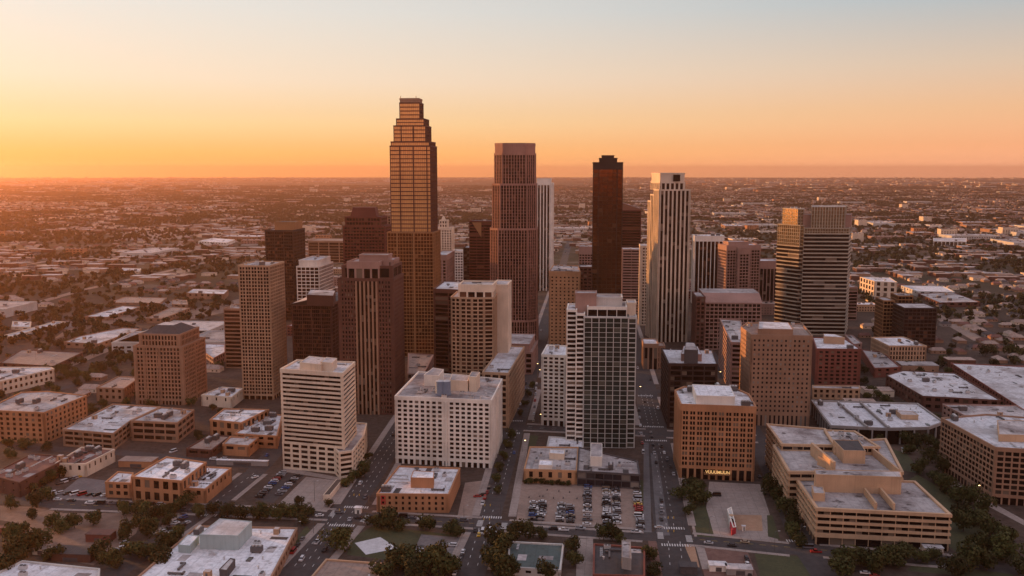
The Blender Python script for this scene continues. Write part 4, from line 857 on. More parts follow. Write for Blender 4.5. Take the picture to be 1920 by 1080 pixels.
# ================================================================== GROUND, STREETS, HAZE
def _ground_mat():
    m, nt, p = _mat('ground')
    w = coord(nt, (1, 1, 1), 'World')
    sp_ = N(nt, 'SeparateXYZ'); nt.links.new(w, sp_.inputs[0])
    far = N(nt, 'MapRange'); nt.links.new(sp_.outputs[1], far.inputs[0]); far.inputs[1].default_value = 1100; far.inputs[2].default_value = 1700
    n1 = noise(nt, w, .02, 5, .65); n2 = noise(nt, w, .25, 4, .7)
    near = ramp(nt, n1, [(.3, (.035, .024, .019)), (.55, (.085, .055, .04)), (.75, (.16, .10, .075))])
    near = mix(nt, .35, near, ramp(nt, n2, [(.35, (.03, .025, .02)), (.7, (.17, .13, .11))]))
    # distant town: dark tree cover with pale lots and roofs
    f1 = noise(nt, w, .0011, 6, .6); f2 = noise(nt, w, .012, 5, .75); f3 = noise(nt, w, .05, 4, .8)
    vo = N(nt, 'TexVoronoi'); vo.inputs['Scale'].default_value = .022; nt.links.new(w, vo.inputs['Vector'])
    tow = ramp(nt, f2, [(.35, (.035, .032, .018)), (.52, (.07, .05, .032)), (.66, (.16, .11, .08)), (.76, (.36, .27, .22))])
    tow = mix(nt, ramp(nt, f3, [(.5, (0, 0, 0)), (.66, (.8, .8, .8))]), tow, (.20, .14, .11))
    tow = mix(nt, ramp(nt, vo.outputs['Color'], [(.80, (0, 0, 0)), (.86, (.75, .75, .75))]), tow, (.42, .34, .29))
    tow = mix(nt, ramp(nt, f1, [(.42, (.85, .85, .85)), (.58, (0, 0, 0))]), tow, (.045, .04, .022))
    st_ = N(nt, 'Mapping'); st_.inputs['Scale'].default_value = (.0006, .0024, 1); nt.links.new(w, st_.inputs[0])
    f4 = noise(nt, st_.outputs[0], 1.0, 8, .72)
    tow = mix(nt, ramp(nt, f4, [(.60, (0, 0, 0)), (.64, (.9, .9, .9))]), tow, (.46, .32, .25))
    c = mix(nt, far.outputs[0], near, tow)
    nt.links.new(c, p.inputs['Base Color']); p.inputs['Roughness'].default_value = .95; p.inputs['Specular IOR Level'].default_value = .1
_ground_mat()
def surf(name, c, c2, sc=.3, rough=.9, joints=0.0):
    m, nt, p = _mat(name); w = coord(nt, (1, 1, 1), 'World')
    a = noise(nt, w, sc, 5, .7); b = noise(nt, w, sc * .12, 4, .6)
    base = ramp(nt, a, [(.32, c), (.7, c2)]); base = mix(nt, ramp(nt, b, [(.45, (0, 0, 0)), (.7, (.55, .55, .55))]), base, tuple(x * .6 for x in c))
    if joints:
        rot = N(nt, 'Mapping'); rot.inputs['Rotation'].default_value = (0, 0, R(6)); nt.links.new(w, rot.inputs[0])
        br = N(nt, 'TexBrick', offset=0.0); br.inputs['Scale'].default_value = joints; br.inputs['Mortar Size'].default_value = .015
        br.inputs['Brick Width'].default_value = 1; br.inputs['Row Height'].default_value = 1
        nt.links.new(rot.outputs[0], br.inputs[0]); base = mix(nt, br.outputs['Fac'], base, tuple(x * .6 for x in c))
    nt.links.new(base, p.inputs['Base Color']); p.inputs['Roughness'].default_value = rough
surf('asphalt', (.036, .029, .027), (.072, .058, .053)); surf('asphalt_pale', (.10, .09, .09), (.17, .155, .15)); surf('paving', (.27, .21, .18), (.38, .31, .27), .5, .9, .2)
surf('lot', (.24, .165, .125), (.35, .25, .20), .4); surf('soil', (.17, .105, .075), (.28, .18, .13), .25); surf('lawn', (.035, .04, .012), (.075, .07, .025), .6)
surf('red_soil', (.13, .06, .045), (.22, .12, .09), .3); surf('orange_soil', (.34, .19, .11), (.44, .27, .17), .3); surf('white_slab', (.55, .53, .52), (.72, .70, .70), .4); surf('lot_grey', (.13, .11, .105), (.22, .19, .18), .5)
plain('road_paint', (.62, .58, .54), .8); plain('road_yellow', (.55, .35, .06), .8)
def sheet(name, mat, pts, z=.004, px=True, th=0.0, kind='structure', label=None, cat=None):
    poly = [g(*q) for q in pts] if px else [tuple(q) for q in pts]
    a = sum(poly[i][0] * poly[(i + 1) % len(poly)][1] - poly[(i + 1) % len(poly)][0] * poly[i][1] for i in range(len(poly)))
    if a < 0: poly = poly[::-1]
    m = MB()
    if th: m.prism(poly, 0, z, 0)
    else: m.face([(*q, z) for q in poly])
    o = m.obj(name, mat); tag(o, label, cat, None, kind); return poly
m = MB()
rings = [0, 300, 600, 1000, 1600, 2600, 4200, 7000, 12000, 18000, 27000]; na = 48
for i in range(len(rings) - 1):
    for k in range(na):
        a, b = 2 * math.pi * k / na, 2 * math.pi * (k + 1) / na; r0, r1 = rings[i], rings[i + 1]
        q = [(r0 * math.cos(a), r0 * math.sin(a), 0), (r1 * math.cos(a), r1 * math.sin(a), 0), (r1 * math.cos(b), r1 * math.sin(b), 0), (r0 * math.cos(b), r0 * math.sin(b), 0)]
        m.face(q[:3] + q[3:] if r0 else [q[0], q[1], q[2]])
tag(m.obj('ground', 'ground'), kind='structure')
# haze: one closed box of even thin air
HB = 27400.0
m = MB(); m.prism([(-HB, -HB), (HB, -HB), (HB, HB), (-HB, HB)], -1.0, 300.0, bot=True)
hm = bpy.data.materials.new('haze'); hm.use_nodes = True; nt = hm.node_tree; nt.nodes.clear()
ho = nt.nodes.new('ShaderNodeOutputMaterial'); pv = nt.nodes.new('ShaderNodeVolumePrincipled')
pv.inputs['Color'].default_value = (.98, .53, .36, 1); pv.inputs['Density'].default_value = HAZE_DENSITY; pv.inputs['Anisotropy'].default_value = .74
nt.links.new(pv.outputs[0], ho.inputs['Volume']); MATS['haze'] = hm
tag(m.obj('haze', 'haze'), kind='stuff')
# ------------------------------------------------------------------ streets, pavements, lots
def strip(a, b, w, o=0.0):
    d = (b - a).normalized(); n = Vector((-d.y, d.x)); a2, b2 = a + n * o, b + n * o
    return [tuple(a2 - n * w / 2), tuple(b2 - n * w / 2), tuple(b2 + n * w / 2), tuple(a2 + n * w / 2)]
def road(name, pts, w, mat='asphalt', z=.008, px=True):
    P = [Vector(g(*q)) if px else Vector(q) for q in pts]; m = MB(); ns = []
    for i in range(len(P)):
        d = (P[min(i + 1, len(P) - 1)] - P[max(i - 1, 0)]).normalized(); ns.append(Vector((-d.y, d.x)) * w / 2)
    for i in range(len(P) - 1):
        m.face([(*(P[i] - ns[i]), z), (*(P[i + 1] - ns[i + 1]), z), (*(P[i + 1] + ns[i + 1]), z), (*(P[i] + ns[i]), z)])
    tag(m.obj(name, mat), kind='structure'); return P
def dashes(a, b, offs, ln=3.0, gap=6.0, w=.28, mat='road_paint', z=.016):
    a, b = Vector(g(*a)), Vector(g(*b)); d = (b - a).normalized(); L = (b - a).length; m = MB()
    for o in offs:
        u = 0
        while u + ln < L:
            m.face([(*q, z) for q in strip(a + d * u, a + d * (u + ln), w, o)]); u += ln + gap
    tag(m.obj('road_marking', mat), kind='structure')
def crosswalk(c, along, n, ln=3.2):
    """zebra bars centred at picture point c; along = unit direction of travel of the road it crosses"""
    c = Vector(g(*c)); d = Vector(along).normalized(); q = Vector((-d.y, d.x)); m = MB()
    for k in range(n):
        p0 = c + q * (k - (n - 1) / 2) * 1.3; m.face([(*x, .017) for x in strip(p0 - d * ln / 2, p0 + d * ln / 2, .65)])
    tag(m.obj('road_marking', 'road_paint'), kind='structure')
DD = (math.sin(R(4.4)), math.cos(R(4.4))); CC = (math.cos(R(5)), -math.sin(R(5)))
R1 = road('road', [(540, 1090), (571, 1060), (655, 948), (728, 840), (792, 744), (850, 660)], 17.5)
R2 = road('road', [(872, 1100), (885, 1060), (922, 938), (965, 798), (990, 714), (1012, 640), (1046, 530), (1068, 452)], 15.5)
R3 = road('road', [(1285, 1100), (1262, 1000), (1228, 812), (1208, 720), (1190, 640), (1160, 540)], 19)
R0 = road('road', [(205, 1082), (300, 1012), (375, 960), (405, 942), (480, 884), (560, 800), (640, 700)], 13)
R4 = road('road', [(1560, 1100), (1512, 1030), (1432, 850), (1398, 780), (1330, 660)], 13)
C1 = road('road', [(-60, 930), (100, 944), (300, 951), (505, 961), (655, 967), (780, 977), (925, 983), (1050, 994), (1250, 1007), (1465, 1029), (1600, 1036), (1780, 1052), (2000, 1080)], 13, z=.0105)
C2 = road('road', [(900, 796), (985, 801), (1100, 806), (1230, 813), (1440, 823), (1560, 838)], 14, z=.0105)
road('road', [(960, 718), (1100, 726), (1210, 732), (1330, 740)], 13, z=.0105)
road('road', [(-40, 836), (200, 846), (400, 866), (505, 876)], 11, z=.0105)
road('road', [(-60, 760), (60, 742), (140, 722)], 9, z=.0105)
sheet('path', 'asphalt_pale', [(1206, 998), (1222, 998), (1216, 830), (1207, 830)], .0135)
sheet('road', 'asphalt_pale', [(1232, 1004), (1256, 1004), (1232, 850), (1220, 850)], .0125)
dashes((569, 1062), (652, 952), (-4.4, 0, 4.4)); dashes((668, 932), (790, 746), (-4.4, 0, 4.4)); dashes((886, 1060), (918, 952), (-2.4, 2.4)); dashes((928, 926), (962, 806), (-3, 1.5))
dashes((1268, 1060), (1264, 1014), (-3, 3)); dashes((1258, 985), (1230, 824), (-1.5, 2.5), 3, 7, .22); dashes((1226, 800), (1210, 736), (-4, 0, 4)); dashes((110, 945), (500, 961), (0,), 3, 4, .25, 'road_yellow'); dashes((680, 969), (900, 982), (0,), 3, 3, .25, 'road_yellow')
dashes((1290, 1010), (1600, 1036), (0,), 3, 3, .25, 'road_yellow'); dashes((990, 801), (1215, 812), (-2, 2)); dashes((380, 958), (478, 886), (0,), 3, 5)
for c, al, n in (((641, 985), DD, 11), ((668, 951), DD, 11), ((625, 962), CC, 8), ((684, 972), CC, 8), ((914, 996), DD, 8), ((924, 970), DD, 8), ((900, 981), CC, 7), ((945, 986), CC, 7), ((1268, 1022), DD, 12), ((1257, 990), DD, 12),
                 ((1238, 1004), CC, 7), ((1292, 1010), CC, 7), ((962, 812), DD, 8), ((968, 789), DD, 8), ((1230, 826), DD, 12), ((1225, 800), DD, 12), ((392, 966), DD, 7), ((1490, 1014), DD, 7), ((1210, 742), DD, 10), ((990, 728), DD, 8)):
    crosswalk(c, al, n)
# raised pavement slabs along the streets (0.13 m kerbs)
def pavement(pts, w=4.0, o=0.0, mat='paving'):
    for a, b in zip(pts[:-1], pts[1:]):
        sheet('pavement', mat, strip(Vector(g(*a)), Vector(g(*b)), w, o), .13, False, .13)
for a, b in (((566, 1066), (640, 984)), ((668, 946), (786, 752))): pavement([a, b], 4.2, 11.2); pavement([a, b], 4.2, -11.2)
for a, b in (((883, 1066), (911, 1000)), ((926, 968), (962, 812)), ((970, 787), (989, 730)), ((993, 708), (1050, 520))): pavement([a, b], 4.5, 10.2); pavement([a, b], 4.5, -10.2)
for a, b in (((1278, 1066), (1268, 1024)), ((1256, 984), (1231, 830)), ((1226, 798), (1210, 744)), ((1206, 720), (1150, 500))): pavement([a, b], 4.2, -11.9)
for a, b in (((1226, 798), (1210, 744)), ((1206, 720), (1150, 500))): pavement([a, b], 4.2, 11.9)
for a, b in (((110, 945), (380, 955)), ((430, 958), (622, 965)), ((690, 969), (898, 981)), ((950, 986), (1206, 1004)), ((1296, 1011), (1480, 1030)), ((1540, 1033), (1800, 1054))): pavement([a, b], 2.6, 8.2); pavement([a, b], 2.6, -8.2)
for a, b in (((985, 801), (1210, 811)), ((1250, 814), (1420, 823))): pavement([a, b], 3.5, 9.2); pavement([a, b], 3.5, -9.2)
for a, b in (((312, 1004), (372, 963)), ((412, 937), (474, 888))): pavement([a, b], 3, -8.4); pavement([a, b], 3, 8.4)
# lots, plazas and lawns
sheet('parking_lot', 'lot', [(968, 980), (1209, 994), (1203, 906), (976, 904)], .006)
sheet('pavement', 'paving', [(970, 986), (1207, 1000), (1206, 996), (969, 982)], .02)
sheet('lawn', 'lawn', [(1203, 990), (1211, 990), (1206, 900), (1199, 900)], .011)
sheet('parking_lot', 'asphalt', [(478, 936), (512, 943), (570, 892), (527, 883)], .006)
sheet('plaza', 'paving', [(517, 950), (612, 960), (655, 905), (640, 902), (574, 894)], .012)
sheet('pavement', 'paving', [(531, 884), (640, 902), (642, 896), (531, 876)], .015)
sheet('lawn', 'lawn', [(650, 1040), (660, 1010), (700, 985), (812, 998), (860, 1003), (850, 1015), (790, 1020), (745, 1052)], .006)
sheet('white_slab', 'white_slab', [(665, 1018), (713, 1007), (745, 1028), (686, 1040)], .02)
sheet('parking_lot', 'lot_grey', [(770, 1046), (850, 1048), (868, 1008), (790, 1002)], .011)
sheet('parking_lot', 'lot', [(855, 980), (890, 980), (915, 900), (872, 905)], .006)
sheet('plaza', 'paving', [(1318, 1004), (1460, 1016), (1425, 908), (1330, 903)], .006)
sheet('orange_paving', 'orange_soil', [(1383, 994), (1430, 996), (1428, 966), (1374, 965)], .02)
sheet('lawn', 'lawn', [(1307, 1006), (1340, 1008), (1318, 930), (1292, 930)], .011)
sheet('lawn', 'lawn', [(1440, 1006), (1463, 1012), (1448, 966), (1438, 966)], .02)
sheet('pavement', 'paving', [(1302, 1006), (1307, 1006), (1285, 915), (1279, 915)], .016)
sheet('dirt_lot', 'red_soil', [(1225, 1085), (1262, 1085), (1256, 1015), (1215, 1012)], .005); sheet('dirt_lot', 'orange_soil', [(1300, 1062), (1312, 1064), (1302, 1022), (1282, 1020)], .012)
sheet('dirt_lot', 'red_soil', [(1322, 1085), (1422, 1085), (1400, 1030), (1306, 1022)], .005); sheet('lawn', 'lawn', [(1428, 1090), (1535, 1090), (1494, 1042), (1415, 1038)], .006)
sheet('pavement', 'paving', [(1080, 1090), (1112, 1090), (1112, 1010), (1082, 1010)], .02); sheet('parking_lot', 'red_soil', [(1510, 1090), (1545, 1090), (1520, 1050), (1500, 1045)], .005)
sheet('soil', 'soil', [(70, 1040), (175, 1060), (255, 1000), (270, 962), (120, 962), (30, 975)], .005); sheet('soil', 'soil', [(0, 975), (60, 985), (120, 962), (60, 950), (0, 948)], .0055)
sheet('parking_lot', 'lot_grey', [(100, 935), (195, 940), (230, 905), (150, 895)], .0052); sheet('lawn', 'lawn', [(1600, 860), (1730, 890), (1700, 850), (1650, 835)], .005); sheet('lawn', 'lawn', [(1650, 930), (1800, 1040), (1900, 1040), (1790, 930), (1720, 890)], .0055)
sheet('path', 'paving', [(1770, 905), (1920, 985), (1920, 975), (1775, 895)], .02); sheet('lawn', 'lawn', [(1700, 1070), (1900, 1090), (1900, 1060), (1720, 1050)], .0055)
sheet('lawn', 'lawn', [(984, 838), (1003, 838), (1010, 817), (994, 816)], .012); sheet('lawn', 'lawn', [(520, 1090), (560, 1040), (585, 1000), (575, 985), (555, 1010), (500, 1090)], .006)
sheet('railway_embankment', 'lot', [(103, 701), (215, 655), (206, 651), (95, 695)], .3); sheet('parking_lot', 'lot_grey', [(50, 628), (140, 614), (150, 600), (90, 604)], .01); sheet('soil', 'soil', [(100, 636), (180, 612), (285, 596), (230, 588), (140, 606)], .008)
sheet('field', 'soil', [(330, 605), (450, 580), (450, 560), (340, 585)], .008); sheet('parking_lot', 'lot_grey', [(240, 570), (330, 580), (330, 565), (250, 562)], .009)
sheet('field', 'lot', [(1620, 560), (1700, 600), (1740, 570), (1640, 545)], .009); sheet('river_bank', 'lot', [(205, 452), (350, 448), (372, 432), (260, 428)], .3); sheet('field', 'lot', [(40, 498), (160, 482), (290, 488), (140, 478)], .3)
sheet('field', 'lot', [(230, 478), (420, 452), (470, 438), (460, 452), (330, 470)], .3); sheet('field', 'soil', [(480, 480), (640, 440), (640, 420), (500, 430)], .3)
# ------------------------------------------------------------------ trees
def leafy(seed, rad, hh, n=420, leaf=.75, limbs=5):
    rnd = random.Random(seed); crown = MB(); trunk = MB()
    blobs = []
    for k in range(9):
        a = rnd.uniform(0, 6.28); r = rnd.uniform(.2, .74) * rad if k else 0
        blobs.append((r * math.cos(a), r * math.sin(a), hh * rnd.uniform(.34, .80), rad * rnd.uniform(.34, .54)))
    for k in range(n):
        bx, by, bz, br = rnd.choice(blobs); d = Vector((rnd.gauss(0, 1), rnd.gauss(0, 1), rnd.gauss(0, .8))).normalized()
        c = Vector((bx, by, bz)) + d * br * rnd.uniform(.6, 1.08)
        nrm = (d + Vector((rnd.gauss(0, .5), rnd.gauss(0, .5), rnd.gauss(.3, .5)))).normalized(); u = nrm.orthogonal().normalized(); w = nrm.cross(u); s = leaf * rnd.uniform(.6, 1.3)
        crown.face([c + u * s, c + w * s * .8, c - u * s * .9, c - w * s], m=0)
    trunk.cyl(0, 0, 0, hh * .42, .035 * hh, .024 * hh, 7)
    for k in range(limbs):
        bx, by, bz, br = blobs[k]; trunk.tube((0, 0, hh * .38), (bx * .8, by * .8, bz), .02 * hh, .008 * hh, 5)
    return crown, trunk
def leaf_mat(name, a_, b_, c_):
    m, nt, p = _mat(name); oi = N(nt, 'ObjectInfo'); w = coord(nt, (1, 1, 1), 'World')
    n = noise(nt, w, .28, 3, .6); base = ramp(nt, n, [(.35, a_), (.55, b_), (.72, c_)])
    hv = N(nt, 'MapRange'); nt.links.new(oi.outputs['Random'], hv.inputs[0]); hv.inputs[3].default_value = .65; hv.inputs[4].default_value = 1.35
    hs = N(nt, 'HueSaturation'); nt.links.new(base, hs.inputs['Color']); nt.links.new(hv.outputs[0], hs.inputs['Value'])
    h2 = N(nt, 'MapRange'); nt.links.new(oi.outputs['Random'], h2.inputs[0]); h2.inputs[3].default_value = .485; h2.inputs[4].default_value = .51; nt.links.new(h2.outputs[0], hs.inputs['Hue'])
    nt.links.new(hs.outputs[0], p.inputs['Base Color']); p.inputs['Roughness'].default_value = .85; p.inputs['Specular IOR Level'].default_value = .15
leaf_mat('leaves', (.028, .030, .008), (.055, .052, .016), (.085, .075, .026)); leaf_mat('leaves_far', (.028, .027, .010), (.05, .045, .018), (.075, .062, .028))
TREE = []
for k in range(7):
    c, t = leafy(k, 5.4 + (k % 3) * .4, 8.0 + (k % 2), 1000, .52); TREE.append((c.mesh('crown', 'leaves'), t.mesh('trunk', 'bark')))
tr_rnd = random.Random(3); NTREE = [0]
def tree(x, y, r, label, group, name='tree'):
    k = NTREE[0] % 7; NTREE[0] += 1; rt = root(name, label, 'tree' if name == 'tree' else 'bush', (x, y, 0), group); s = r / 5.9
    rt.rotation_euler.z = tr_rnd.uniform(0, 6.28)
    for nm, me in (('crown', TREE[k][0]), ('trunk', TREE[k][1])):
        o = link(nm, me, rt); o.scale = (s, s, s * tr_rnd.uniform(.75, 1.25))
    return rt
ORD = 'first second third fourth fifth sixth seventh eighth ninth tenth eleventh twelfth thirteenth fourteenth fifteenth sixteenth seventeenth eighteenth nineteenth twentieth'.split() + ['%d%s' % (k, {1: 'st', 2: 'nd', 3: 'rd'}.get(k % 10, 'th')) for k in range(21, 120)]
TG = [('among the empty lots in the lower left corner', [(20,1062,7),(50,1040,8),(78,1028,8),(104,1048,6),(40,1000,5),(20,955,5),(70,952,6),(92,936,5),(175,985,6),(98,992,5),(116,996,6),(140,990,5),(190,1048,7),(215,1064,6),(60,975,4.5),(25,1020,6),(10,1078,7)]),
 ('on the scrub strip left of the big patchy roofed building', [(262,1042,8),(288,1052,8),(312,1040,7),(300,1068,7),(240,1012,6),(276,1006,6),(330,1008,5)]),
 ('in the row before the low brick civic building', [(232,966,5),(252,962,5),(272,968,6),(292,972,6),(265,984,5),(305,965,5.5),(330,960,6.5),(348,948,5.5),(372,972,6),(398,966,5.5),(318,984,5),(285,990,5)]),
 ('in the row above the big patchy roofed building', [(428,970,6),(452,972,5.5),(476,974,5),(500,972,5.5),(522,976,5),(545,972,6),(565,984,5),(575,968,5),(530,958,4),(556,962,4.5),(495,958,4)]),
 ('on the grass lot with the white slab', [(632,1032,7.5),(642,1014,6.5),(700,988,5.5),(716,992,6.5),(738,990,7),(755,994,5),(805,994,5.8),(845,1002,6),(858,1008,4.5)]),
 ('in the big clump at the bottom between the two roads', [(740,1072,7),(762,1064,8),(786,1070,7.5),(806,1076,8),(824,1062,6.5),(846,1072,7),(720,1088,7),(774,1088,8),(830,1088,8),(800,1056,5.5)]),
 ('around the green roofed building', [(930,1028,7),(945,1046,7.5),(922,1062,8),(938,1082,8),(968,1010,6),(992,1008,5.5),(1012,1010,5),(960,1084,6),(1030,1086,6),(1072,1034,5),(1078,1062,5)]),
 ('by the street beside the black roofed building', [(1132,1012,5),(1148,1014,5.5),(1164,1016,4.5),(1216,1050,5),(1222,1076,5)]),
 ('on the lawn left of the plaza below the glowing sign', [(1278,936,7),(1296,924,7.5),(1312,930,6.5),(1304,948,7),(1292,966,5.5),(1318,946,5)]),
 ('along the street left of the sand coloured complex', [(1448,928,6.5),(1462,944,7.5),(1470,964,7),(1486,990,6.5),(1492,1010,6),(1440,908,5.5),(1500,1024,4.5)]),
 ('in the park strip right of the sand coloured complex', [(1752,906,7),(1776,924,7),(1796,942,8),(1802,968,7),(1832,984,8),(1856,1004,8),(1806,996,7),(1840,1034,7),(1720,886,6),(1768,888,7),(1784,872,6),(1884,1018,6),(1740,866,6),(1760,852,6),(1820,950,7),(1880,1040,8),(1846,970,7)]),
 ('in front of the flat exhibition hall', [(1650,832,6),(1672,828,6),(1696,832,6.5),(1718,838,5.5),(1634,846,4.5),(1706,850,5),(1742,838,6)]),
 ('below the sand coloured complex at the bottom', [(1586,1064,8),(1612,1058,7),(1576,1086,8),(1664,1050,7),(1682,1062,8),(1700,1048,6),(1728,1056,5),(1650,1078,7),(1750,1050,5),(1790,1078,7),(1818,1072,8),(1850,1068,8),(1886,1056,8),(1910,1078,8)]),
 ('on the corner beside the striped white office', [(684,880,5),(676,894,5.5),(662,906,4.5),(650,912,4),(690,862,4),(616,950,3.5),(560,948,3.5)]),
 ('along the avenue beside the white hotel', [(944,862,4),(952,840,4),(958,822,4.2),(976,780,4),(984,762,4),(990,745,4),(996,728,3.6),(930,906,4),(938,884,4),(934,925,3.5)]),
 ('by the shed and pale building at the left edge', [(78,912,5),(94,902,5.5),(112,894,5.5),(60,922,5),(126,888,4),(14,838,5),(50,842,6),(90,846,5),(20,860,4.5)]),
 ('between the castle like tower and the parking garage', [(372,826,4.5),(384,832,4),(238,762,5),(40,758,6),(52,750,6),(70,740,5),(160,716,6),(175,704,6),(192,698,6.5),(148,724,5),(104,736,5),(210,690,6),(228,684,6.5),(246,676,6)]),
 ('near the dark red block and the white mottled roof', [(1500,748,4),(1632,740,5),(1644,748,5),(1656,756,5),(1625,750,4),(1700,690,5),(1752,690,6),(1768,682,6),(1848,668,8),(1862,664,7),(1895,668,8),(1912,672,7),(1780,668,5)]),
 ('beside the peach building at the parking lot edge', [(986,906,2.2),(995,907,2.4),(1005,907,2.2),(1015,908,2.4),(1026,908,2.2),(1036,909,2.4),(1046,909,2.2),(1056,910,2.4),(1066,910,2.2)])]
for desc, pts in TG:
    for k, (x, y, r) in enumerate(sorted(pts)):
        X, Y = g(x, y); tree(X, Y, r, ORD[k] + ' tree from left ' + desc, 'trees ' + desc)
# ------------------------------------------------------------------ cars
def car_mesh(kind, col_):
    m = MB(); L, Wd, hb, hc = dict(sedan=(4.7, 1.85, .95, 1.45), suv=(4.9, 1.95, 1.15, 1.8), van=(5.6, 2.05, 1.2, 2.3), pickup=(5.6, 2.0, 1.1, 1.85))[kind]
    fr, rr = dict(sedan=(.20, .82), suv=(.22, .97), van=(.12, .98), pickup=(.25, .60))[kind]
    def loft(a, b, c, d, m0):    # two rectangles (x0,x1,y,z)
        (x0, x1, y, z), (u0, u1, v, q) = a, b
        A = [(x0, -y, z), (x1, -y, z), (x1, y, z), (x0, y, z)]; B = [(u0, -v, q), (u1, -v, q), (u1, v, q), (u0, v, q)]
        for i in range(4): m.face([A[i], A[(i + 1) % 4], B[(i + 1) % 4], B[i]], m=m0)
        m.face(B, m=d)
    h = L / 2; loft((-h, h, Wd / 2 - .06, .28), (-h - .02, h + .02, Wd / 2, .62), 0, 0, 0); loft((-h, h, Wd / 2, .622), (-h + .1, h - .08, Wd / 2 - .08, hb), 0, 0, 0)
    x0, x1 = -h + L * fr, -h + L * rr
    loft((x0, x1, Wd / 2 - .12, hb), (x0 + .55, x1 - (.5 if kind == 'sedan' else .15), Wd / 2 - .28, hc - .06), 0, 1, 1)
    loft((x0 + .5, x1 - (.45 if kind == 'sedan' else .1), Wd / 2 - .25, hc - .07), (x0 + .6, x1 - (.55 if kind == 'sedan' else .2), Wd / 2 - .32, hc), 0, 0, 0)
    if kind == 'pickup': m.face([(x1 + .15, -Wd / 2 + .25, hb + .01), (h - .2, -Wd / 2 + .25, hb + .01), (h - .2, Wd / 2 - .25, hb + .01), (x1 + .15, Wd / 2 - .25, hb + .01)], m=2)
    for sx in (-h + .9, h - .95):
        for sy in (-1, 1):
            yo = sy * (Wd / 2 - .04); n = 10; ring = [(sx + .33 * math.cos(6.283 * i / n), .33 + .33 * math.sin(6.283 * i / n)) for i in range(n)]
            m.face([(x, yo, z) for x, z in (ring if sy < 0 else ring[::-1])], m=2)
            for i in range(n):
                (a, b), (c, d) = ring[i], ring[(i + 1) % n]; m.face([(a, yo, b), (a, yo - sy * .22, b), (c, yo - sy * .22, d), (c, yo, d)], m=2)
    return m.mesh('parked_car', [col_, 'glass_dark', 'rubber'])
CP_ = dict(white=(.72, .71, .70), silver=(.42, .42, .43), grey=(.14, .14, .15), black=(.018, .018, .02), blue=(.04, .10, .28), red=(.35, .02, .02), yellow=(.7, .42, .04), tan=(.35, .28, .2))
for k, c in CP_.items(): plain('paint_' + k, c, .3, .15)
CM = {}
def car(x, y, ang, kind, colr, label, group, name='parked_car'):
    if (kind, colr) not in CM: CM[kind, colr] = car_mesh(kind, 'paint_' + colr)
    o = link(name, CM[kind, colr], None, (x, y, .02)); o.rotation_euler.z = ang
    kn = {'suv': 'SUV', 'sedan': 'sedan', 'van': 'van', 'pickup': 'pickup'}[kind]
    return tag(o, f'{colr} {kn} {label}', 'car', group)
crnd = random.Random(5)
def rcol(): return crnd.choices(list(CP_), (17, 15, 22, 40, 5, 2, .5, 3))[0]
def rkind(): return crnd.choices(['sedan', 'suv', 'van', 'pickup'], (45, 35, 6, 14))[0]
COLS = [((998, 976), (1001, 943), 9), ((1013, 976), (1018, 942), 9), ((1049, 978), (1053, 946), 9), ((1069, 980), (1069, 951), 8), ((1101, 984), (1102, 911), 21), ((1138, 986), (1137, 914), 21), ((1157, 986), (1155, 913), 21), ((1201, 992), (1193, 914), 23)]
for ci, (a, b, n) in enumerate(COLS):
    A, B = Vector(g(*a)), Vector(g(*b))
    for k in range(n):
        if crnd.random() < .04: continue
        p = A.lerp(B, k / (n - 1)); c = rcol()
        if ci == 7 and k in (8, 9, 10, 11): c = 'red'
        car(p.x + crnd.uniform(-.3, .3), p.y, R(-5) + crnd.uniform(-.03, .03) + (math.pi if crnd.random() < .5 else 0), rkind(), c, f'{ORD[k]} from front, {ORD[ci]} row of the big parking lot', 'cars in the big parking lot')
def row(a, b, n, ang, desc, group, kinds=None, cols=None, name='parked_car'):
    A, B = Vector(g(*a)), Vector(g(*b))
    for k in range(n):
        p = A.lerp(B, k / max(1, n - 1)); c = cols[k % len(cols)] if cols else rcol()
        car(p.x, p.y, ang + crnd.uniform(-.04, .04), (kinds[k % len(kinds)] if kinds else rkind()), c, (ORD[k] + ' ' if n > 1 else '') + desc, group, name)
ST = math.pi / 2 - R(4.4)
row((486, 933), (530, 888), 12, R(-8), 'of the left row in the lot beside the plaza', 'cars in the lot by the striped office'); row((523, 928), (558, 893), 7, R(-8), 'of the right row in the lot beside the plaza', 'cars in the lot by the striped office')
row((112, 908), (146, 896), 6, R(60), 'of the upper cluster in the far left lot', 'cars in the left lot'); row((98, 926), (196, 930), 8, R(50), 'of the lower cluster in the far left lot', 'cars in the left lot'); row((108, 938), (134, 940), 2, R(-4), 'on the street by the far left lot', 'cars on the left cross street', None, ['white', 'black'])
row((168, 945), (230, 945), 4, R(-3), 'on the cross street below the left lot', 'cars on the left cross street', None, ['white', 'black', 'grey', 'black']); row((285, 946), (300, 956), 2, R(-3), 'before the low brick civic building', 'cars on the left cross street', None, ['black', 'white'])
row((306, 999), (344, 972), 6, R(50), 'in the left line beside the scrub strip', 'cars beside the scrub strip'); row((322, 1000), (350, 982), 4, R(50), 'in the right line beside the scrub strip', 'cars beside the scrub strip', None, ['white', 'black', 'black', 'silver'])
row((227, 1030), (234, 1020), 2, R(40), 'under the trees left of the big patchy roof', 'cars beside the scrub strip', None, ['white', 'silver'])
row((566, 1050), (566, 1050), 1, ST, 'driving down the wide road at the bottom', 'moving cars', ['suv'], ['white'], 'moving_car'); row((609, 1033), (609, 1033), 1, ST, 'parked on the wide road near the grass lot', 'moving cars', ['suv'], ['black'])
row((550, 1036), (567, 1012), 3, ST, 'at the left kerb of the wide road near the bottom', 'kerbside cars', None, ['red', 'black', 'grey']); row((599, 968), (599, 968), 1, R(-4), 'crossing the junction by the plaza', 'moving cars', ['sedan'], ['white'], 'moving_car')
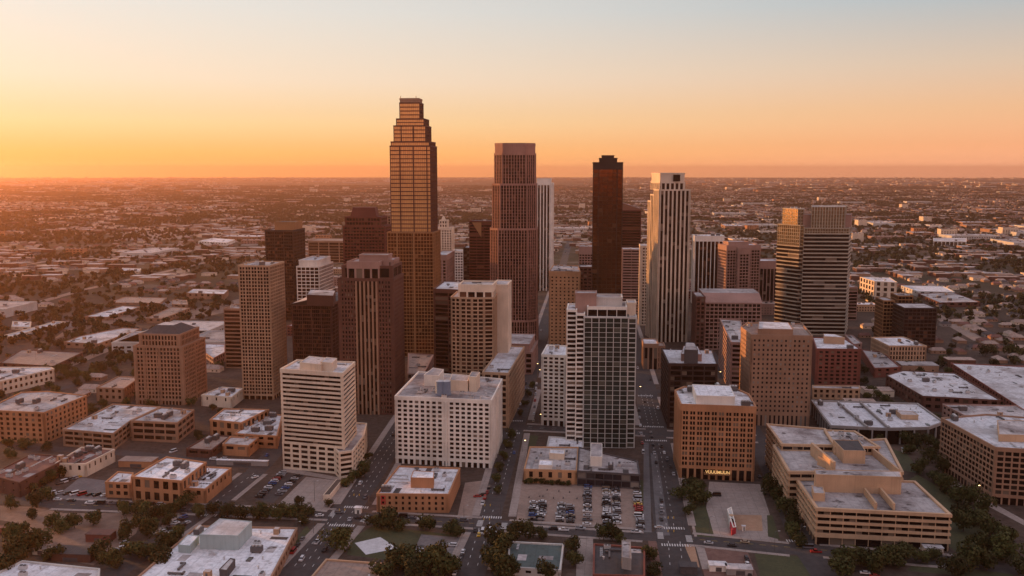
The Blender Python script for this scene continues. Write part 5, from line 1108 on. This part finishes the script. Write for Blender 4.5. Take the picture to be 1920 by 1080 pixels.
row((495, 968), (525, 961), 2, R(-4), 'under the trees on the cross street left of the plaza', 'kerbside cars', None, ['black', 'grey'])
row((891, 996), (891, 996), 1, ST, 'waiting at the lights on the avenue, left lane', 'moving cars', ['sedan'], ['black'], 'moving_car'); row((905, 999), (905, 999), 1, ST, 'waiting at the lights on the avenue, middle lane', 'moving cars', ['van'], ['white'], 'moving_car')
row((919, 998), (919, 998), 1, ST, 'waiting at the lights on the avenue, right lane', 'moving cars', ['van'], ['white'], 'moving_car'); row((898, 1004), (898, 1004), 1, ST, 'just behind the middle lane on the avenue', 'moving cars', ['sedan'], ['yellow'], 'moving_car')
row((853, 1076), (868, 1036), 6, ST, 'at the left kerb of the avenue at the bottom', 'kerbside cars', None, ['white', 'black', 'silver', 'grey', 'black', 'white']); row((905, 945), (917, 915), 4, ST, 'at the kerb beside the small lot right of the brick building', 'kerbside cars', None, ['white', 'red', 'red', 'black'])
row((895, 932), (905, 930), 2, R(5), 'inside the small lot right of the brick building', 'cars in the small lot', None, ['red', 'black']); row((782, 1040), (792, 1028), 3, R(-20), 'at the left of the gravel lot on the grass', 'cars in the gravel lot', None, ['white', 'silver', 'black']); row((848, 1024), (848, 1024), 1, R(-6), 'alone on the gravel lot', 'cars in the gravel lot', ['suv'], ['white'])
row((1037, 993), (1057, 995), 2, R(-5), 'passing the front of the big parking lot', 'moving cars', ['suv', 'pickup'], ['black', 'white'], 'moving_car'); row((755, 970), (790, 975), 3, R(-5), 'on the cross street before the brick building', 'kerbside cars', None, ['black', 'grey', 'white'])
row((964, 850), (964, 850), 1, ST, 'driving up the avenue beside the grass patch', 'moving cars', ['sedan'], ['blue'], 'moving_car'); row((1230, 868), (1222, 820), 4, ST, 'in the dark right hand street beside the hotel', 'kerbside cars', None, ['black', 'silver', 'black', 'black'])
row((1263, 890), (1240, 838), 5, ST, 'at the kerb in front of the octagonal hotel', 'kerbside cars', None, ['silver', 'black', 'grey', 'white', 'black']); row((1206, 850), (1198, 770), 6, ST, 'at the left kerb beside the residential tower', 'kerbside cars')
row((1000, 790), (1006, 720), 7, ST, 'at the right kerb of the avenue beside the slim white block', 'kerbside cars'); row((972, 770), (986, 720), 6, ST, 'at the left kerb of the avenue beside the long beige podium', 'kerbside cars')
row((1240, 975), (1240, 940), 4, ST, 'in the roadworks lane right of the big lot', 'kerbside cars', None, ['black', 'grey', 'silver', 'black']); row((1235, 990), (1235, 990), 1, R(10), 'at the corner right of the big lot', 'kerbside cars', ['sedan'], ['silver'])
row((1325, 931), (1343, 930), 2, R(0), 'on the plaza beside the trees', 'cars on the plaza', ['suv', 'van'], ['black', 'black']); row((1515, 1028), (1530, 1036), 2, R(-5), 'at the corner of the sand coloured complex', 'kerbside cars', ['van', 'pickup'], ['grey', 'red'])
row((1590, 1036), (1622, 1040), 3, R(-4), 'before the ground floor of the sand coloured complex', 'kerbside cars', None, ['black', 'grey', 'black']); row((1622, 1076), (1640, 1082), 2, R(-10), 'at the bottom near the trees right of centre', 'kerbside cars', None, ['white', 'red'])
row((1405, 1078), (1400, 1050), 4, ST, 'along the edge of the red dirt lot', 'cars by the dirt lot', None, ['black', 'grey', 'white', 'black']); row((1355, 1062), (1372, 1064), 2, R(-5), 'on the red dirt lot', 'cars by the dirt lot', None, ['white', 'silver'])
row((1424, 895), (1432, 918), 2, ST, 'in the dark street behind the octagonal hotel', 'moving cars', ['sedan', 'suv'], ['black', 'grey'], 'moving_car'); row((1690, 1012), (1730, 1030), 3, R(-20), 'in the park strip lot', 'kerbside cars')
row((545, 858), (545, 858), 1, R(30), 'behind the striped office', 'kerbside cars', ['sedan'], ['grey']); row((325, 848), (325, 848), 1, R(60), 'on the road behind the civic building', 'moving cars', ['van'], ['white'], 'moving_car'); row((400, 862), (420, 862), 2, R(-5), 'by the long white canopy', 'kerbside cars', None, ['white', 'silver'])
row((478, 896), (478, 896), 1, R(50), 'on the road left of the parking lot beside the plaza', 'moving cars', ['sedan'], ['white'], 'moving_car'); row((118, 1032), (118, 1032), 1, R(40), 'on the pale soil in the lower left corner', 'kerbside cars', ['sedan'], ['black']) 
# traffic rolling along the streets: (path, lane offset, how many, words)
def traffic_row(P, off_, n, desc, u0=.03, u1=.97):
    L = [(b_ - a_).length for a_, b_ in zip(P[:-1], P[1:])]; T = sum(L)
    for k in range(n):
        t = T * (u0 + (u1 - u0) * (k + crnd.uniform(.1, .9)) / n); i = 0
        while t > L[i] and i < len(L) - 1: t -= L[i]; i += 1
        d = (P[i + 1] - P[i]).normalized(); q = P[i] + d * t + Vector((-d.y, d.x)) * off_
        car(q.x, q.y, math.atan2(d.y, d.x) + (math.pi if off_ > 0 else 0), rkind(), rcol(), f'{desc}, {ORD[k]} from the near end', 'moving cars', 'moving_car')
traffic_row(R1, 2.2, 5, 'coming down the wide left road'); traffic_row(R1, -6.4, 6, 'going up the wide left road'); traffic_row(R2, 2.3, 6, 'coming down the middle avenue', .25); traffic_row(R2, -5.0, 7, 'going up the middle avenue', .2)
traffic_row(R3, 3.0, 8, 'coming down the right hand street', .2); traffic_row(R3, -6.5, 7, 'going up the right hand street', .2); traffic_row(C1, -3.2, 9, 'on the long cross street, far lane', .15, .8); traffic_row(C1, 3.0, 8, 'on the long cross street, near lane', .1, .8); traffic_row(R0, 2.6, 4, 'on the slanting left road')
# ------------------------------------------------------------------ street furniture and odd things
def lamp(px, py, hh=9, lit=False, k=0, desc=''):
    x, y = g(px, py); rt = root('street_lamp', desc, 'street lamp', (x, y, 0), 'street lamps'); a = MB(); a.cyl(x, y, 0, hh, .13, .08, 6); a.tube((x, y, hh - .1), (x + 1.8, y, hh + .35), .06, .05); a.obj('pole', 'metal_dark', rt)
    b = MB(); b.box(x + 2.0, y, hh + .22, hh + .42, 1.0, .4, bot=True); b.obj('lamp_head', 'metal_light' if not lit else 'lamp_glow', rt)
LM = [(588, 1000, 9, 0, 'at the wide road junction near the brick trees'), (590, 940, 12, 0, 'on the corner of the plaza'), (870, 985, 11, 0, 'at the avenue junction'), (1147, 908, 9, 0, 'at the back of the big lot'), (375, 935, 12, 0, 'before the right civic wing'), (556, 1010, 9, 0, 'beside the big patchy roof'),
      (1452, 1036, 11, 0, 'on the lawn corner at the bottom right'), (1330, 1000, 9, 0, 'on the grass left of the plaza'), (1500, 1020, 9, 0, 'at the corner left of the sand complex'), (979, 848, 8, 1, 'beside the avenue near the grass patch'), (1004, 700, 9, 1, 'far up the avenue by the granite podium'), (1008, 712, 9, 1, 'second one up the avenue by the granite podium'),
      (1009, 797, 8, 1, 'before the slim white block'), (1196, 745, 9, 1, 'right of the residential tower'), (1346, 716, 9, 1, 'between the dark brown office and the slab'), (1432, 925, 8, 1, 'in the dark street behind the octagonal hotel'), (1828, 936, 8, 1, 'glowing before the right edge building'), (788, 644, 8, 1, 'at the foot of the tallest tower'), (470, 715, 9, 0, 'left of the lattice tower base'),
      (182, 666, 24, 0, 'very tall one by the railway embankment'), (68, 684, 24, 0, 'very tall one behind the white warehouse office'), (267, 535, 30, 0, 'tall mast beside the far depot'), (86, 555, 30, 0, 'tall mast left in the tree belt'), (1725, 420, 60, 0, 'tall mast on the far right plain')]
for k, (x, y, hh, lit, d) in enumerate(LM): lamp(x, y, hh, lit, k, ('lit orange street lamp ' if lit else 'grey street lamp ') + d)
def traffic(px, py, flip, d):
    x, y = g(px, py); rt = root('traffic_light', 'traffic light on a long arm ' + d, 'traffic light', (x, y, 0), 'traffic lights'); a = MB(); a.cyl(x, y, 0, 7, .14, .1, 6); a.tube((x, y, 6.4), (x + 9 * flip, y, 6.9), .09, .06); a.obj('pole', 'metal_dark', rt)
    for q in (5.5, 8.5):
        b = MB(); b.box(x + q * flip, y, 5.9, 7.0, .38, .35, bot=True); b.obj('signal_head', 'yellowpaint', rt)
for x, y, f, d in ((618, 977, 1, 'left of the plaza junction'), (692, 948, -1, 'right of the plaza junction'), (888, 995, 1, 'left of the avenue junction'), (938, 968, -1, 'right of the avenue junction'), (1232, 1018, 1, 'before the roadworks'), (1282, 992, -1, 'at the corner of the lawn by the plaza')): traffic(x, y, f, d)
# red and white wedge on the plaza
def wedge():
    Z = 3.4; P = [g(1380, 1000), g(1374, 1001), g(1363, 966), g(1371, 962)]; rt = root('pavilion', 'long red and white wedge shaped pavilion standing on the plaza', 'pavilion', (*centroid(P), 0)); m = MB()
    P = P[::-1] if (P[1][0] - P[0][0]) * (P[2][1] - P[1][1]) - (P[1][1] - P[0][1]) * (P[2][0] - P[1][0]) < 0 else P
    m.prism(seg(P, 0, 1, 0, .62), 0, Z); m.obj('body', 'palegrey', rt); m = MB(); m.prism(seg(P, 0, 1, .622, 1), 0, Z - .4); m.obj('nose', 'signred', rt); q = seg(P, .1, .9, .1, .9); t = MB(); t.ring(off(P, .05), off(P, -.5), Z, Z + .3, inside=True); t.obj('rim', 'white', rt)
    t = MB(); c = centroid([P[0], P[1]]); d = centroid([P[2], P[3]]); t.cyl(c[0] * .6 + d[0] * .4, c[1] * .6 + d[1] * .4, Z, Z + .5, 1.3, 1.3, 14); t.obj('disc', 'sand', rt)
    t = MB(); t.box(c[0] * .35 + d[0] * .65, c[1] * .35 + d[1] * .65, Z, Z + .25, 1.5, 5, R(10)); t.obj('skylight', 'glass_dark', rt)
wedge()
def kiosk(px, py, w, d, hh, lab, nm='kiosk', mat='white', rf='roof_white', cat='kiosk'):
    x, y = g(px, py); rt = root(nm, lab, cat, (x, y, 0)); m = MB(); m.box(x, y, 0, hh, w, d, R(-5)); m.obj('wall', mat, rt); m = MB(); m.box(x, y, hh, hh + .25, w + .6, d + .6, R(-5), bot=True); m.obj('roof', rf, rt)
    m = MB(); m.box(x + .1, y - d / 2 - .03, .1, min(2.2, hh - .3), w * .35, .08, R(-5)); m.obj('door', 'metal_dark', rt)
kiosk(1394, 995, 1.6, 1.4, 2.6, 'tiny pale booth on the plaza beside the orange paving'); kiosk(672, 962, 3.4, 3.0, 3.4, 'small white hut at the plaza road junction'); kiosk(80, 1036, 7, 6, 3, 'small pale shed on the soil in the lower left', 'shed', 'cream', 'roof_tan', 'shed')
kiosk(190, 1012, 13, 7, 4, 'derelict red hut with broken roof on the pale soil', 'hut', 'redbrick', 'roof_red', 'hut'); kiosk(455, 872, 34, 2.4, 3.2, 'long white canopy over the street left of the striped office', 'canopy', 'grey', 'roof_clean', 'canopy'); kiosk(140, 1046, 22, 10, 4, 'dark flat roofed shed among the lower left trees', 'shed', 'brown', 'roof_dark', 'shed')
kiosk(260, 872, 22, 10, 4, 'low terracotta garage behind the civic building', 'garage', 'orangebrick', 'roof_tan', 'garage'); kiosk(20, 1000, 14, 3, 3.2, 'long rusty red container on the left edge', 'container', 'redbrick', 'roof_red', 'container'); kiosk(1700, 848, 6, 3, 2.5, 'small white van shaped booth in the park behind the sand complex')
kiosk(1748, 1035, 9, 5, 3, 'white flat canopy hut in the trees at the right bottom', 'hut', 'cream', 'roof_white', 'hut'); kiosk(1345, 1068, 8, 5, 3, 'white container hut on the red dirt lot', 'container', 'white', 'roof_white', 'container'); kiosk(1385, 1074, 12, 6, 3, 'grey sheeted pile beside the bottom lawn', 'container', 'grey', 'roof_grey', 'container')
kiosk(1290, 1072, 8, 6, 3.5, 'black container by the dirt lot at the bottom', 'container', 'darkgrey', 'roof_dark', 'container')
for k, (px_, py_) in enumerate([(1026, 920), (1048, 922), (1068, 924), (1012, 932), (1018, 932), (1038, 935), (1056, 935), (1082, 936), (992, 934)]):
    x, y = g(px_, py_); m = MB(); m.cyl(x, y, 0, 1.1, .35, .25, 8); tag(m.obj('bollard', 'metal_dark', None, (x, y, 0)), f'dark stubby bollard in the empty part of the big lot, {ORD[k]} listed from the middle', 'bollard', 'bollards in the big lot')
def plinth():
    A, B = Vector(g(606, 938)), Vector(g(631, 908)); P = [tuple(A), tuple(A + Vector((4, .5))), tuple(B + Vector((4, .5))), tuple(B)]; rt = root('loading_ramp', 'pale concrete ramp wall at the right edge of the plaza', 'ramp', (*centroid(P), 0)); m = MB(); m.prism(P, 0, 3.2); m.obj('wall', 'cream', rt); m = MB(); m.face([(*q, 3.21) for q in off(P, -.4)]); m.obj('deck', 'roof_dark', rt)
plinth()

for pts, w_ in (([(1290, 379), (1440, 381), (1660, 388), (1760, 391)], 34), ([(1040, 362), (1180, 364), (1300, 362)], 40), ([(0, 377), (190, 372), (330, 371)], 40), ([(290, 367), (480, 361), (600, 358)], 46), ([(1630, 414), (1740, 409), (1860, 420)], 22), ([(610, 381), (720, 379), (900, 376)], 34),
               ([(-40, 512), (200, 482), (330, 478), (420, 452), (520, 440)], 18), ([(1590, 520), (1750, 480), (2000, 470)], 14), ([(-40, 600), (150, 545), (330, 505), (440, 480)], 14), ([(1840, 640), (1700, 560), (1600, 500), (1480, 420), (1400, 380)], 16), ([(1300, 350), (1600, 352), (1920, 349)], 60), ([(0, 352), (300, 350), (700, 351)], 60)):
    road('road', pts, w_, 'lot', .3)
# ================================================================== THE PLAIN: houses, sheds and trees out to the horizon
rng = np.random.default_rng(4)
def in_poly(X, Y, poly):
    r = np.zeros(len(X), bool); n = len(poly)
    for i in range(n):
        x0, y0 = poly[i]; x1, y1 = poly[(i + 1) % n]
        if y0 == y1: continue
        r ^= ((y0 > Y) != (y1 > Y)) & (X < (x1 - x0) * (Y - y0) / (y1 - y0) + x0)
    return r
TOWN = [g(*q) for q in [(455, 790), (440, 700), (410, 640), (440, 570), (500, 520), (580, 480), (720, 470), (800, 460), (1090, 480), (1300, 470), (1440, 490), (1600, 545), (1640, 600), (1520, 760), (1990, 900), (2300, 1080), (-400, 1080), (-300, 800), (110, 800), (250, 770)]]
def lattice(x, y, s):          # smooth value noise
    x = x / s; y = y / s; xi = np.floor(x).astype(int); yi = np.floor(y).astype(int); fx = x - xi; fy = y - yi; fx = fx * fx * (3 - 2 * fx); fy = fy * fy * (3 - 2 * fy)
    hsh = lambda a, b: ((np.sin(a * 127.1 + b * 311.7) * 43758.5453) % 1.0)
    return (hsh(xi, yi) * (1 - fx) + hsh(xi + 1, yi) * fx) * (1 - fy) + (hsh(xi, yi + 1) * (1 - fx) + hsh(xi + 1, yi + 1) * fx) * fy
def scatter(n, y0, y1, pw=1.0):
    """random places inside a widened view wedge, more of them near when pw > 1"""
    t = rng.random(n) ** pw; Y = np.sqrt(y0 ** 2 + t * (y1 ** 2 - y0 ** 2)); X = (rng.random(n) * 2 - 1) * Y * .66
    return X, Y
def clear(X, Y, margin=7.0):
    ok = ~in_poly(X, Y, TOWN)
    for f in FOOT:
        c = centroid(f); r = max(math.dist(c, p) for p in f) + margin
        near_ = ok & ((X - c[0]) ** 2 + (Y - c[1]) ** 2 < r * r)
        if near_.any(): ok[near_] &= ~in_poly(X[near_], Y[near_], off(f, margin))
    for P in (R2, R3, R0, R1):
        for a, b in zip(P[:-1], P[1:]):
            d = (b - a); L2 = d.length_squared; t = np.clip(((X - a.x) * d.x + (Y - a.y) * d.y) / L2, 0, 1); ok &= np.hypot(X - a.x - t * d.x, Y - a.y - t * d.y) > 13
    return ok
# --- houses
def house_mesh(seed, wall, roof, w, d, h, gable):
    m = MB(); m.box(0, 0, 0, h, w, d)
    e = .5
    if gable:
        A = [(-w/2-e, -d/2-e), (w/2+e, -d/2-e), (w/2+e, d/2+e), (-w/2-e, d/2+e)]; r = h + d * .28; z = h + .01; k = d * .3
        a, b = (-w/2-e+k, 0, r), (w/2+e-k, 0, r)
        m.face([(*A[0], z), (*A[1], z), b, a], m=1); m.face([(*A[2], z), (*A[3], z), a, b], m=1); m.face([(*A[1], z), (*A[2], z), b], m=1); m.face([(*A[3], z), (*A[0], z), a], m=1)
    else: m.prism([(-w/2-.2, -d/2-.2), (w/2+.2, -d/2-.2), (w/2+.2, d/2+.2), (-w/2-.2, d/2+.2)], h + .01, h + .5, 1)
    for x in (-w * .28, w * .1, w * .34): m.box(x, -d/2 - .02, 1, 2.3, 1.3, .08, m=2)
    return m.mesh('house', [wall, roof, 'glass_dark'])
HM = [house_mesh(0, 'tan', 'roof_tan', 15, 10, 3.2, True), house_mesh(1, 'tan', 'roof_red', 13, 9, 3, True), house_mesh(2, 'cream', 'roof_tan', 17, 11, 3.4, True), house_mesh(3, 'grey', 'roof_dark', 12, 9, 3.2, True),
      house_mesh(4, 'cream', 'roof_tan', 24, 15, 5, False), house_mesh(5, 'tan', 'roof_grey', 34, 19, 6, False), house_mesh(6, 'brown', 'roof_tan', 26, 14, 7, False)]
KIND = ['small cream house with tan hipped roof', 'small tan house with reddish roof', 'pale house with grey hipped roof', 'grey house with dark roof', 'flat roofed cream store', 'wide flat grey roofed tan shed', 'brown block with flat tan roof']
X, Y = scatter(46000, 700, 12000, 1.3)
ok = clear(X, Y, 12); X, Y = X[ok], Y[ok]
# line them up along little streets
a = R(5); U = X * math.cos(a) - Y * math.sin(a); V = X * math.sin(a) + Y * math.cos(a)
U = np.round(U / 24) * 24 + rng.normal(0, 1.5, len(U)); V = np.round(V / 44) * 44 + np.where(rng.random(len(V)) < .5, 10, -10) + rng.normal(0, 1.2, len(V))
X = U * math.cos(a) + V * math.sin(a); Y = -U * math.sin(a) + V * math.cos(a)
key = np.round(X / 14) * 1e6 + np.round(Y / 14); _, ix = np.unique(key, return_index=True); X, Y = X[ix], Y[ix]
wood = lattice(X, Y, 260) * .6 + lattice(X, Y, 90) * .4
left = X < -.12 * Y
ok = clear(X, Y, 12) & (wood < np.where(left, .50, .58)) & (rng.random(len(X)) < np.clip(1.1 - Y / 14000, .35, .95)); X, Y = X[ok], Y[ok]
order = np.argsort(Y); X, Y = X[order], Y[order]
ind = lattice(X + 900, Y, 420)
typ = np.where(ind > .70, rng.integers(4, 7, len(X)), rng.integers(0, 4, len(X)))
# big flat roofs crowd out their neighbours
keep = np.ones(len(X), bool); big = np.where(typ >= 4)[0]
for i in big:
    if keep[i]:
        lo, hi = np.searchsorted(Y, Y[i] - 26), np.searchsorted(Y, Y[i] + 26); s = slice(lo, hi)
        c = (np.abs(X[s] - X[i]) < 28); idx = np.arange(lo, hi)[c]; keep[idx[idx != i]] = False
X, Y, typ = X[keep], Y[keep], typ[keep]
def side(x, y): return 'left' if x < -.2 * y else ('right' if x > .2 * y else 'central')
for i in range(min(300, len(X))):
    o = link('house', HM[typ[i]], None, (X[i], Y[i], 0)); o.rotation_euler.z = -a + (math.pi / 2 if rng.random() < .15 else 0)
    s = side(X[i], Y[i]); tag(o, f'{KIND[typ[i]]} on the {s} plain', 'house', 'houses just beyond downtown')
def gn_scatter(name, label, pts, idx, scl, rot, meshes, zs=None):
    """one stuff object: the given meshes set out on given points"""
    me = bpy.data.meshes.new(name); me.from_pydata([(float(p[0]), float(p[1]), 0.0) for p in pts], [], [])
    for nm, arr, tp in (('idx', idx, 'INT'), ('scl', scl, 'FLOAT'), ('rot', rot, 'FLOAT')):
        at = me.attributes.new(nm, tp, 'POINT'); at.data.foreach_set('value', arr.astype(np.int32 if tp == 'INT' else np.float32))
    ob = link(name, me); tag(ob, label, None, None, 'stuff')
    ng = bpy.data.node_groups.new(name, 'GeometryNodeTree'); ng.interface.new_socket('Geometry', in_out='INPUT', socket_type='NodeSocketGeometry'); ng.interface.new_socket('Geometry', in_out='OUTPUT', socket_type='NodeSocketGeometry')
    nn = ng.nodes; gi = nn.new('NodeGroupInput'); go = nn.new('NodeGroupOutput'); iop = nn.new('GeometryNodeInstanceOnPoints'); g2i = nn.new('GeometryNodeGeometryToInstance')
    objs = []
    for m_ in meshes:
        src = bpy.data.objects.new(name + '_source', m_); objs.append(src)      # never linked to the scene
        oi = nn.new('GeometryNodeObjectInfo'); oi.inputs['Object'].default_value = src; oi.inputs['As Instance'].default_value = True; ng.links.new(oi.outputs['Geometry'], g2i.inputs[0])
    def attr(nm, tp):
        q = nn.new('GeometryNodeInputNamedAttribute'); q.data_type = tp; q.inputs['Name'].default_value = nm; return q.outputs[0]
    ng.links.new(gi.outputs[0], iop.inputs['Points']); ng.links.new(g2i.outputs[0], iop.inputs['Instance']); iop.inputs['Pick Instance'].default_value = True
    ng.links.new(attr('idx', 'INT'), iop.inputs['Instance Index']); ng.links.new(attr('scl', 'FLOAT'), iop.inputs['Scale'])
    cx = nn.new('ShaderNodeCombineXYZ'); ng.links.new(attr('rot', 'FLOAT'), cx.inputs[2]); ng.links.new(cx.outputs[0], iop.inputs['Rotation']); ng.links.new(iop.outputs[0], go.inputs[0])
    md = ob.modifiers.new('scatter', 'NODES'); md.node_group = ng
    return ob
if len(X) > 300:
    n = len(X) - 300; gn_scatter('suburban_houses', 'endless low houses and stores of the suburbs fading into haze', list(zip(X[300:], Y[300:])), typ[300:], np.ones(n), np.where(rng.random(n) < .15, -a + math.pi / 2, -a), HM)
# --- trees of the plain
def small_tree(seed):
    c, t = leafy(seed, 5.0, 8.5, 110, 1.35, 0); m = MB(); m.v, m.f, m.uv, m.m = c.v, c.f, c.uv, c.m; m.cyl(0, 0, 0, 4, .3, .25, 5, 1); return m.mesh('tree', ['leaves_far', 'bark'])
TM = [small_tree(40 + k) for k in range(5)]
TX, TY = scatter(170000, 680, 12000, 1.15)
w = lattice(TX, TY, 260) * .6 + lattice(TX, TY, 90) * .4
pr = np.clip((w - .40) * 4.5, .10, 1.0); pr = np.where(TX < -.12 * TY, np.clip(pr * 1.25, 0, 1), pr)
ok = (rng.random(len(TX)) < pr) & clear(TX, TY, 4); TX, TY = TX[ok], TY[ok]
order = np.argsort(TY); TX, TY = TX[order], TY[order]
n0 = 140
for i in range(n0):
    tree(float(TX[i]), float(TY[i]), float(rng.uniform(3.2, 5.5)), f'small leafy tree on the {side(TX[i], TY[i])} plain', 'trees just beyond downtown')
n = len(TX) - n0
gn_scatter('suburban_trees', 'dense dark tree cover spreading over the plain to the horizon', list(zip(TX[n0:], TY[n0:])), rng.integers(0, 5, n), rng.uniform(.6, 1.25, n), rng.uniform(0, 6.28, n), TM)
# --- bigger sheds and blocks on the plain
WX, WY = scatter(900, 1000, 12000, 1.5); w = lattice(WX + 900, WY, 420); ok = clear(WX, WY, 40) & (w > .45); WX, WY = WX[ok], WY[ok]; order = np.argsort(WY); WX, WY = WX[order][:150], WY[order][:150]
WMs = []
for k in range(8):
    W_, D_, h_ = [(70, 45, 8), (110, 60, 10), (55, 40, 7), (90, 34, 9), (45, 30, 22), (140, 70, 11), (38, 26, 14), (60, 60, 9)][k]
    m = MB(); m.box(0, 0, 0, h_, W_, D_, 0, 0, 1); P = [(-W_/2, -D_/2), (W_/2, -D_/2), (W_/2, D_/2), (-W_/2, D_/2)]; m.ring(off(P, .2), off(P, -.6), h_ - .8, h_ + .7, 0, True)
    for q in range(5): m.box((q - 2) * W_ / 6, (q % 3 - 1) * D_ / 5, h_, h_ + 1.8, 4, 3, 0, 2)
    nb = int(W_ / 7)
    for f in range(max(1, int(h_ / 4.5))):
        for q in range(nb): m.box(-W_/2 + (q + .5) * W_ / nb, -D_/2 - .03, 1.2 + f * 4.2, 3.2 + f * 4.2, W_ / nb * .6, .12, m=3)
    WMs.append(m.mesh('warehouse', [['cream', 'tan', 'white', 'rose', 'cream', 'palegrey', 'orangebrick', 'tan'][k], ['roof_grey', 'roof_white', 'roof_tan', 'roof_tan', 'roof_grey', 'roof_grey', 'roof_tan', 'roof_grey'][k], 'metal_dark', 'glass_dark']))
WK = ['large cream warehouse', 'very large pale roofed warehouse', 'white warehouse', 'long pinkish warehouse', 'pale office block', 'huge grey distribution hall', 'small brick tower block', 'square tan store']
for i in range(len(WX)):
    k = int(rng.integers(0, 8)); o = link('warehouse', WMs[k], None, (WX[i], WY[i], 0)); o.rotation_euler.z = -a + float(rng.choice([0, 0, math.pi / 2, .15]))
    d = 'near' if WY[i] < 2500 else ('mid distance' if WY[i] < 5000 else 'distant')
    tag(o, f'{WK[k]} on the {d} {side(WX[i], WY[i])} plain', 'warehouse', 'warehouses scattered over the plain')

# --- small old buildings that fill the blocks between the towers
FM = []
for k, (W_, D_, h_, wl, rf) in enumerate([(30, 22, 11, 'redbrick', 'roof_grey'), (24, 20, 16, 'tan', 'roof_tan'), (36, 24, 9, 'beige', 'roof_white'), (20, 18, 21, 'brown', 'roof_grey'), (40, 26, 14, 'rose', 'roof_tan')]):
    m = MB(); m.box(0, 0, 0, h_, W_, D_, 0, 0, 1); P = [(-W_/2, -D_/2), (W_/2, -D_/2), (W_/2, D_/2), (-W_/2, D_/2)]; m.ring(off(P, .2), off(P, -.5), h_ - .7, h_ + .8, 0, True)
    for q in range(4): m.box((q - 1.5) * W_ / 5, (q % 3 - 1) * D_ / 4, h_, h_ + 1.7, 3, 2.4, 0, 2)
    nf = int(h_ / 3.6); nb = int(W_ / 3.4); nd = int(D_ / 3.4)
    for f in range(nf):
        for q in range(nb): m.box(-W_/2 + (q + .5) * W_ / nb, -D_/2 - .03, 1.1 + f * 3.5, 2.9 + f * 3.5, 1.7, .12, m=3)
        for q in range(nd):
            for sx in (-1, 1): m.box(sx * (W_/2 + .03), -D_/2 + (q + .5) * D_ / nd, 1.1 + f * 3.5, 2.9 + f * 3.5, .12, 1.7, m=3)
    FM.append(m.mesh('low_building', [wl, rf, 'metal_dark', 'glass_dark']))
FK = ['small red brick commercial building', 'small tan commercial building', 'low beige shop building', 'narrow brown old building', 'low pinkish commercial building']
put = []
for t in range(6000):
    gx, gy = rng.integers(-14, 16) * 44.0 + rng.uniform(-4, 4), 800 + rng.integers(0, 26) * 36.0 + rng.uniform(-3, 3)
    x_, y_ = gx + (gy - 800) * .077, gy - gx * .09; k = int(rng.integers(0, 5)); rr = 24
    if not in_poly(np.array([x_]), np.array([y_]), TOWN)[0] or len(put) >= 70 or any(math.hypot(x_ - a_, y_ - b_) < 44 for a_, b_ in put): continue
    hit = False
    for f in FOOT:
        q = off(f, 19) 
        if inside(x_, y_, q): hit = True; break
    for P in (R1, R2, R3, R0, R4, C1, C2):
        for a_, b_ in zip(P[:-1], P[1:]):
            dd = b_ - a_; tt = max(0, min(1, ((x_ - a_.x) * dd.x + (y_ - a_.y) * dd.y) / dd.length_squared))
            if math.hypot(x_ - a_.x - tt * dd.x, y_ - a_.y - tt * dd.y) < 30: hit = True
    if hit: continue
    put.append((x_, y_)); o = link('low_building', FM[k], None, (x_, y_, 0)); o.rotation_euler.z = -R(5)
    tag(o, FK[k] + ' in the blocks between the towers', 'building', 'small buildings between the towers')
# --- the farthest town, too small to count: one mass of sheds and blocks
BX, BY = scatter(3600, 8000, 25500, 1.0); w = lattice(BX, BY, 1500); ok = w > .42; BX, BY = BX[ok], BY[ok]; n = len(BX)
gn_scatter('distant_sheds', 'far off warehouses and blocks of the outer town near the horizon', list(zip(BX, BY)), rng.integers(0, 8, n), rng.uniform(.7, 1.4, n), np.where(rng.random(n) < .5, -a, -a + .3), WMs)
# ================================================================== look-alikes: say which one it is, counted from the left
dupes = {}
for o in list(col.objects):
    if o.parent is None and o.get('label') and not o.get('kind'): dupes.setdefault(o['label'], []).append(o)
for lab_, os_ in dupes.items():
    if len(os_) > 1:
        for k, o in enumerate(sorted(os_, key=lambda q: q.location.x / max(1, q.location.y))): o['label'] = lab_ + ', ' + ORD[k] + ' from left'
for o in col.objects:
    for k in ('ox', 'oy', 'oz', 'avoid'):
        if k in o: del o[k]
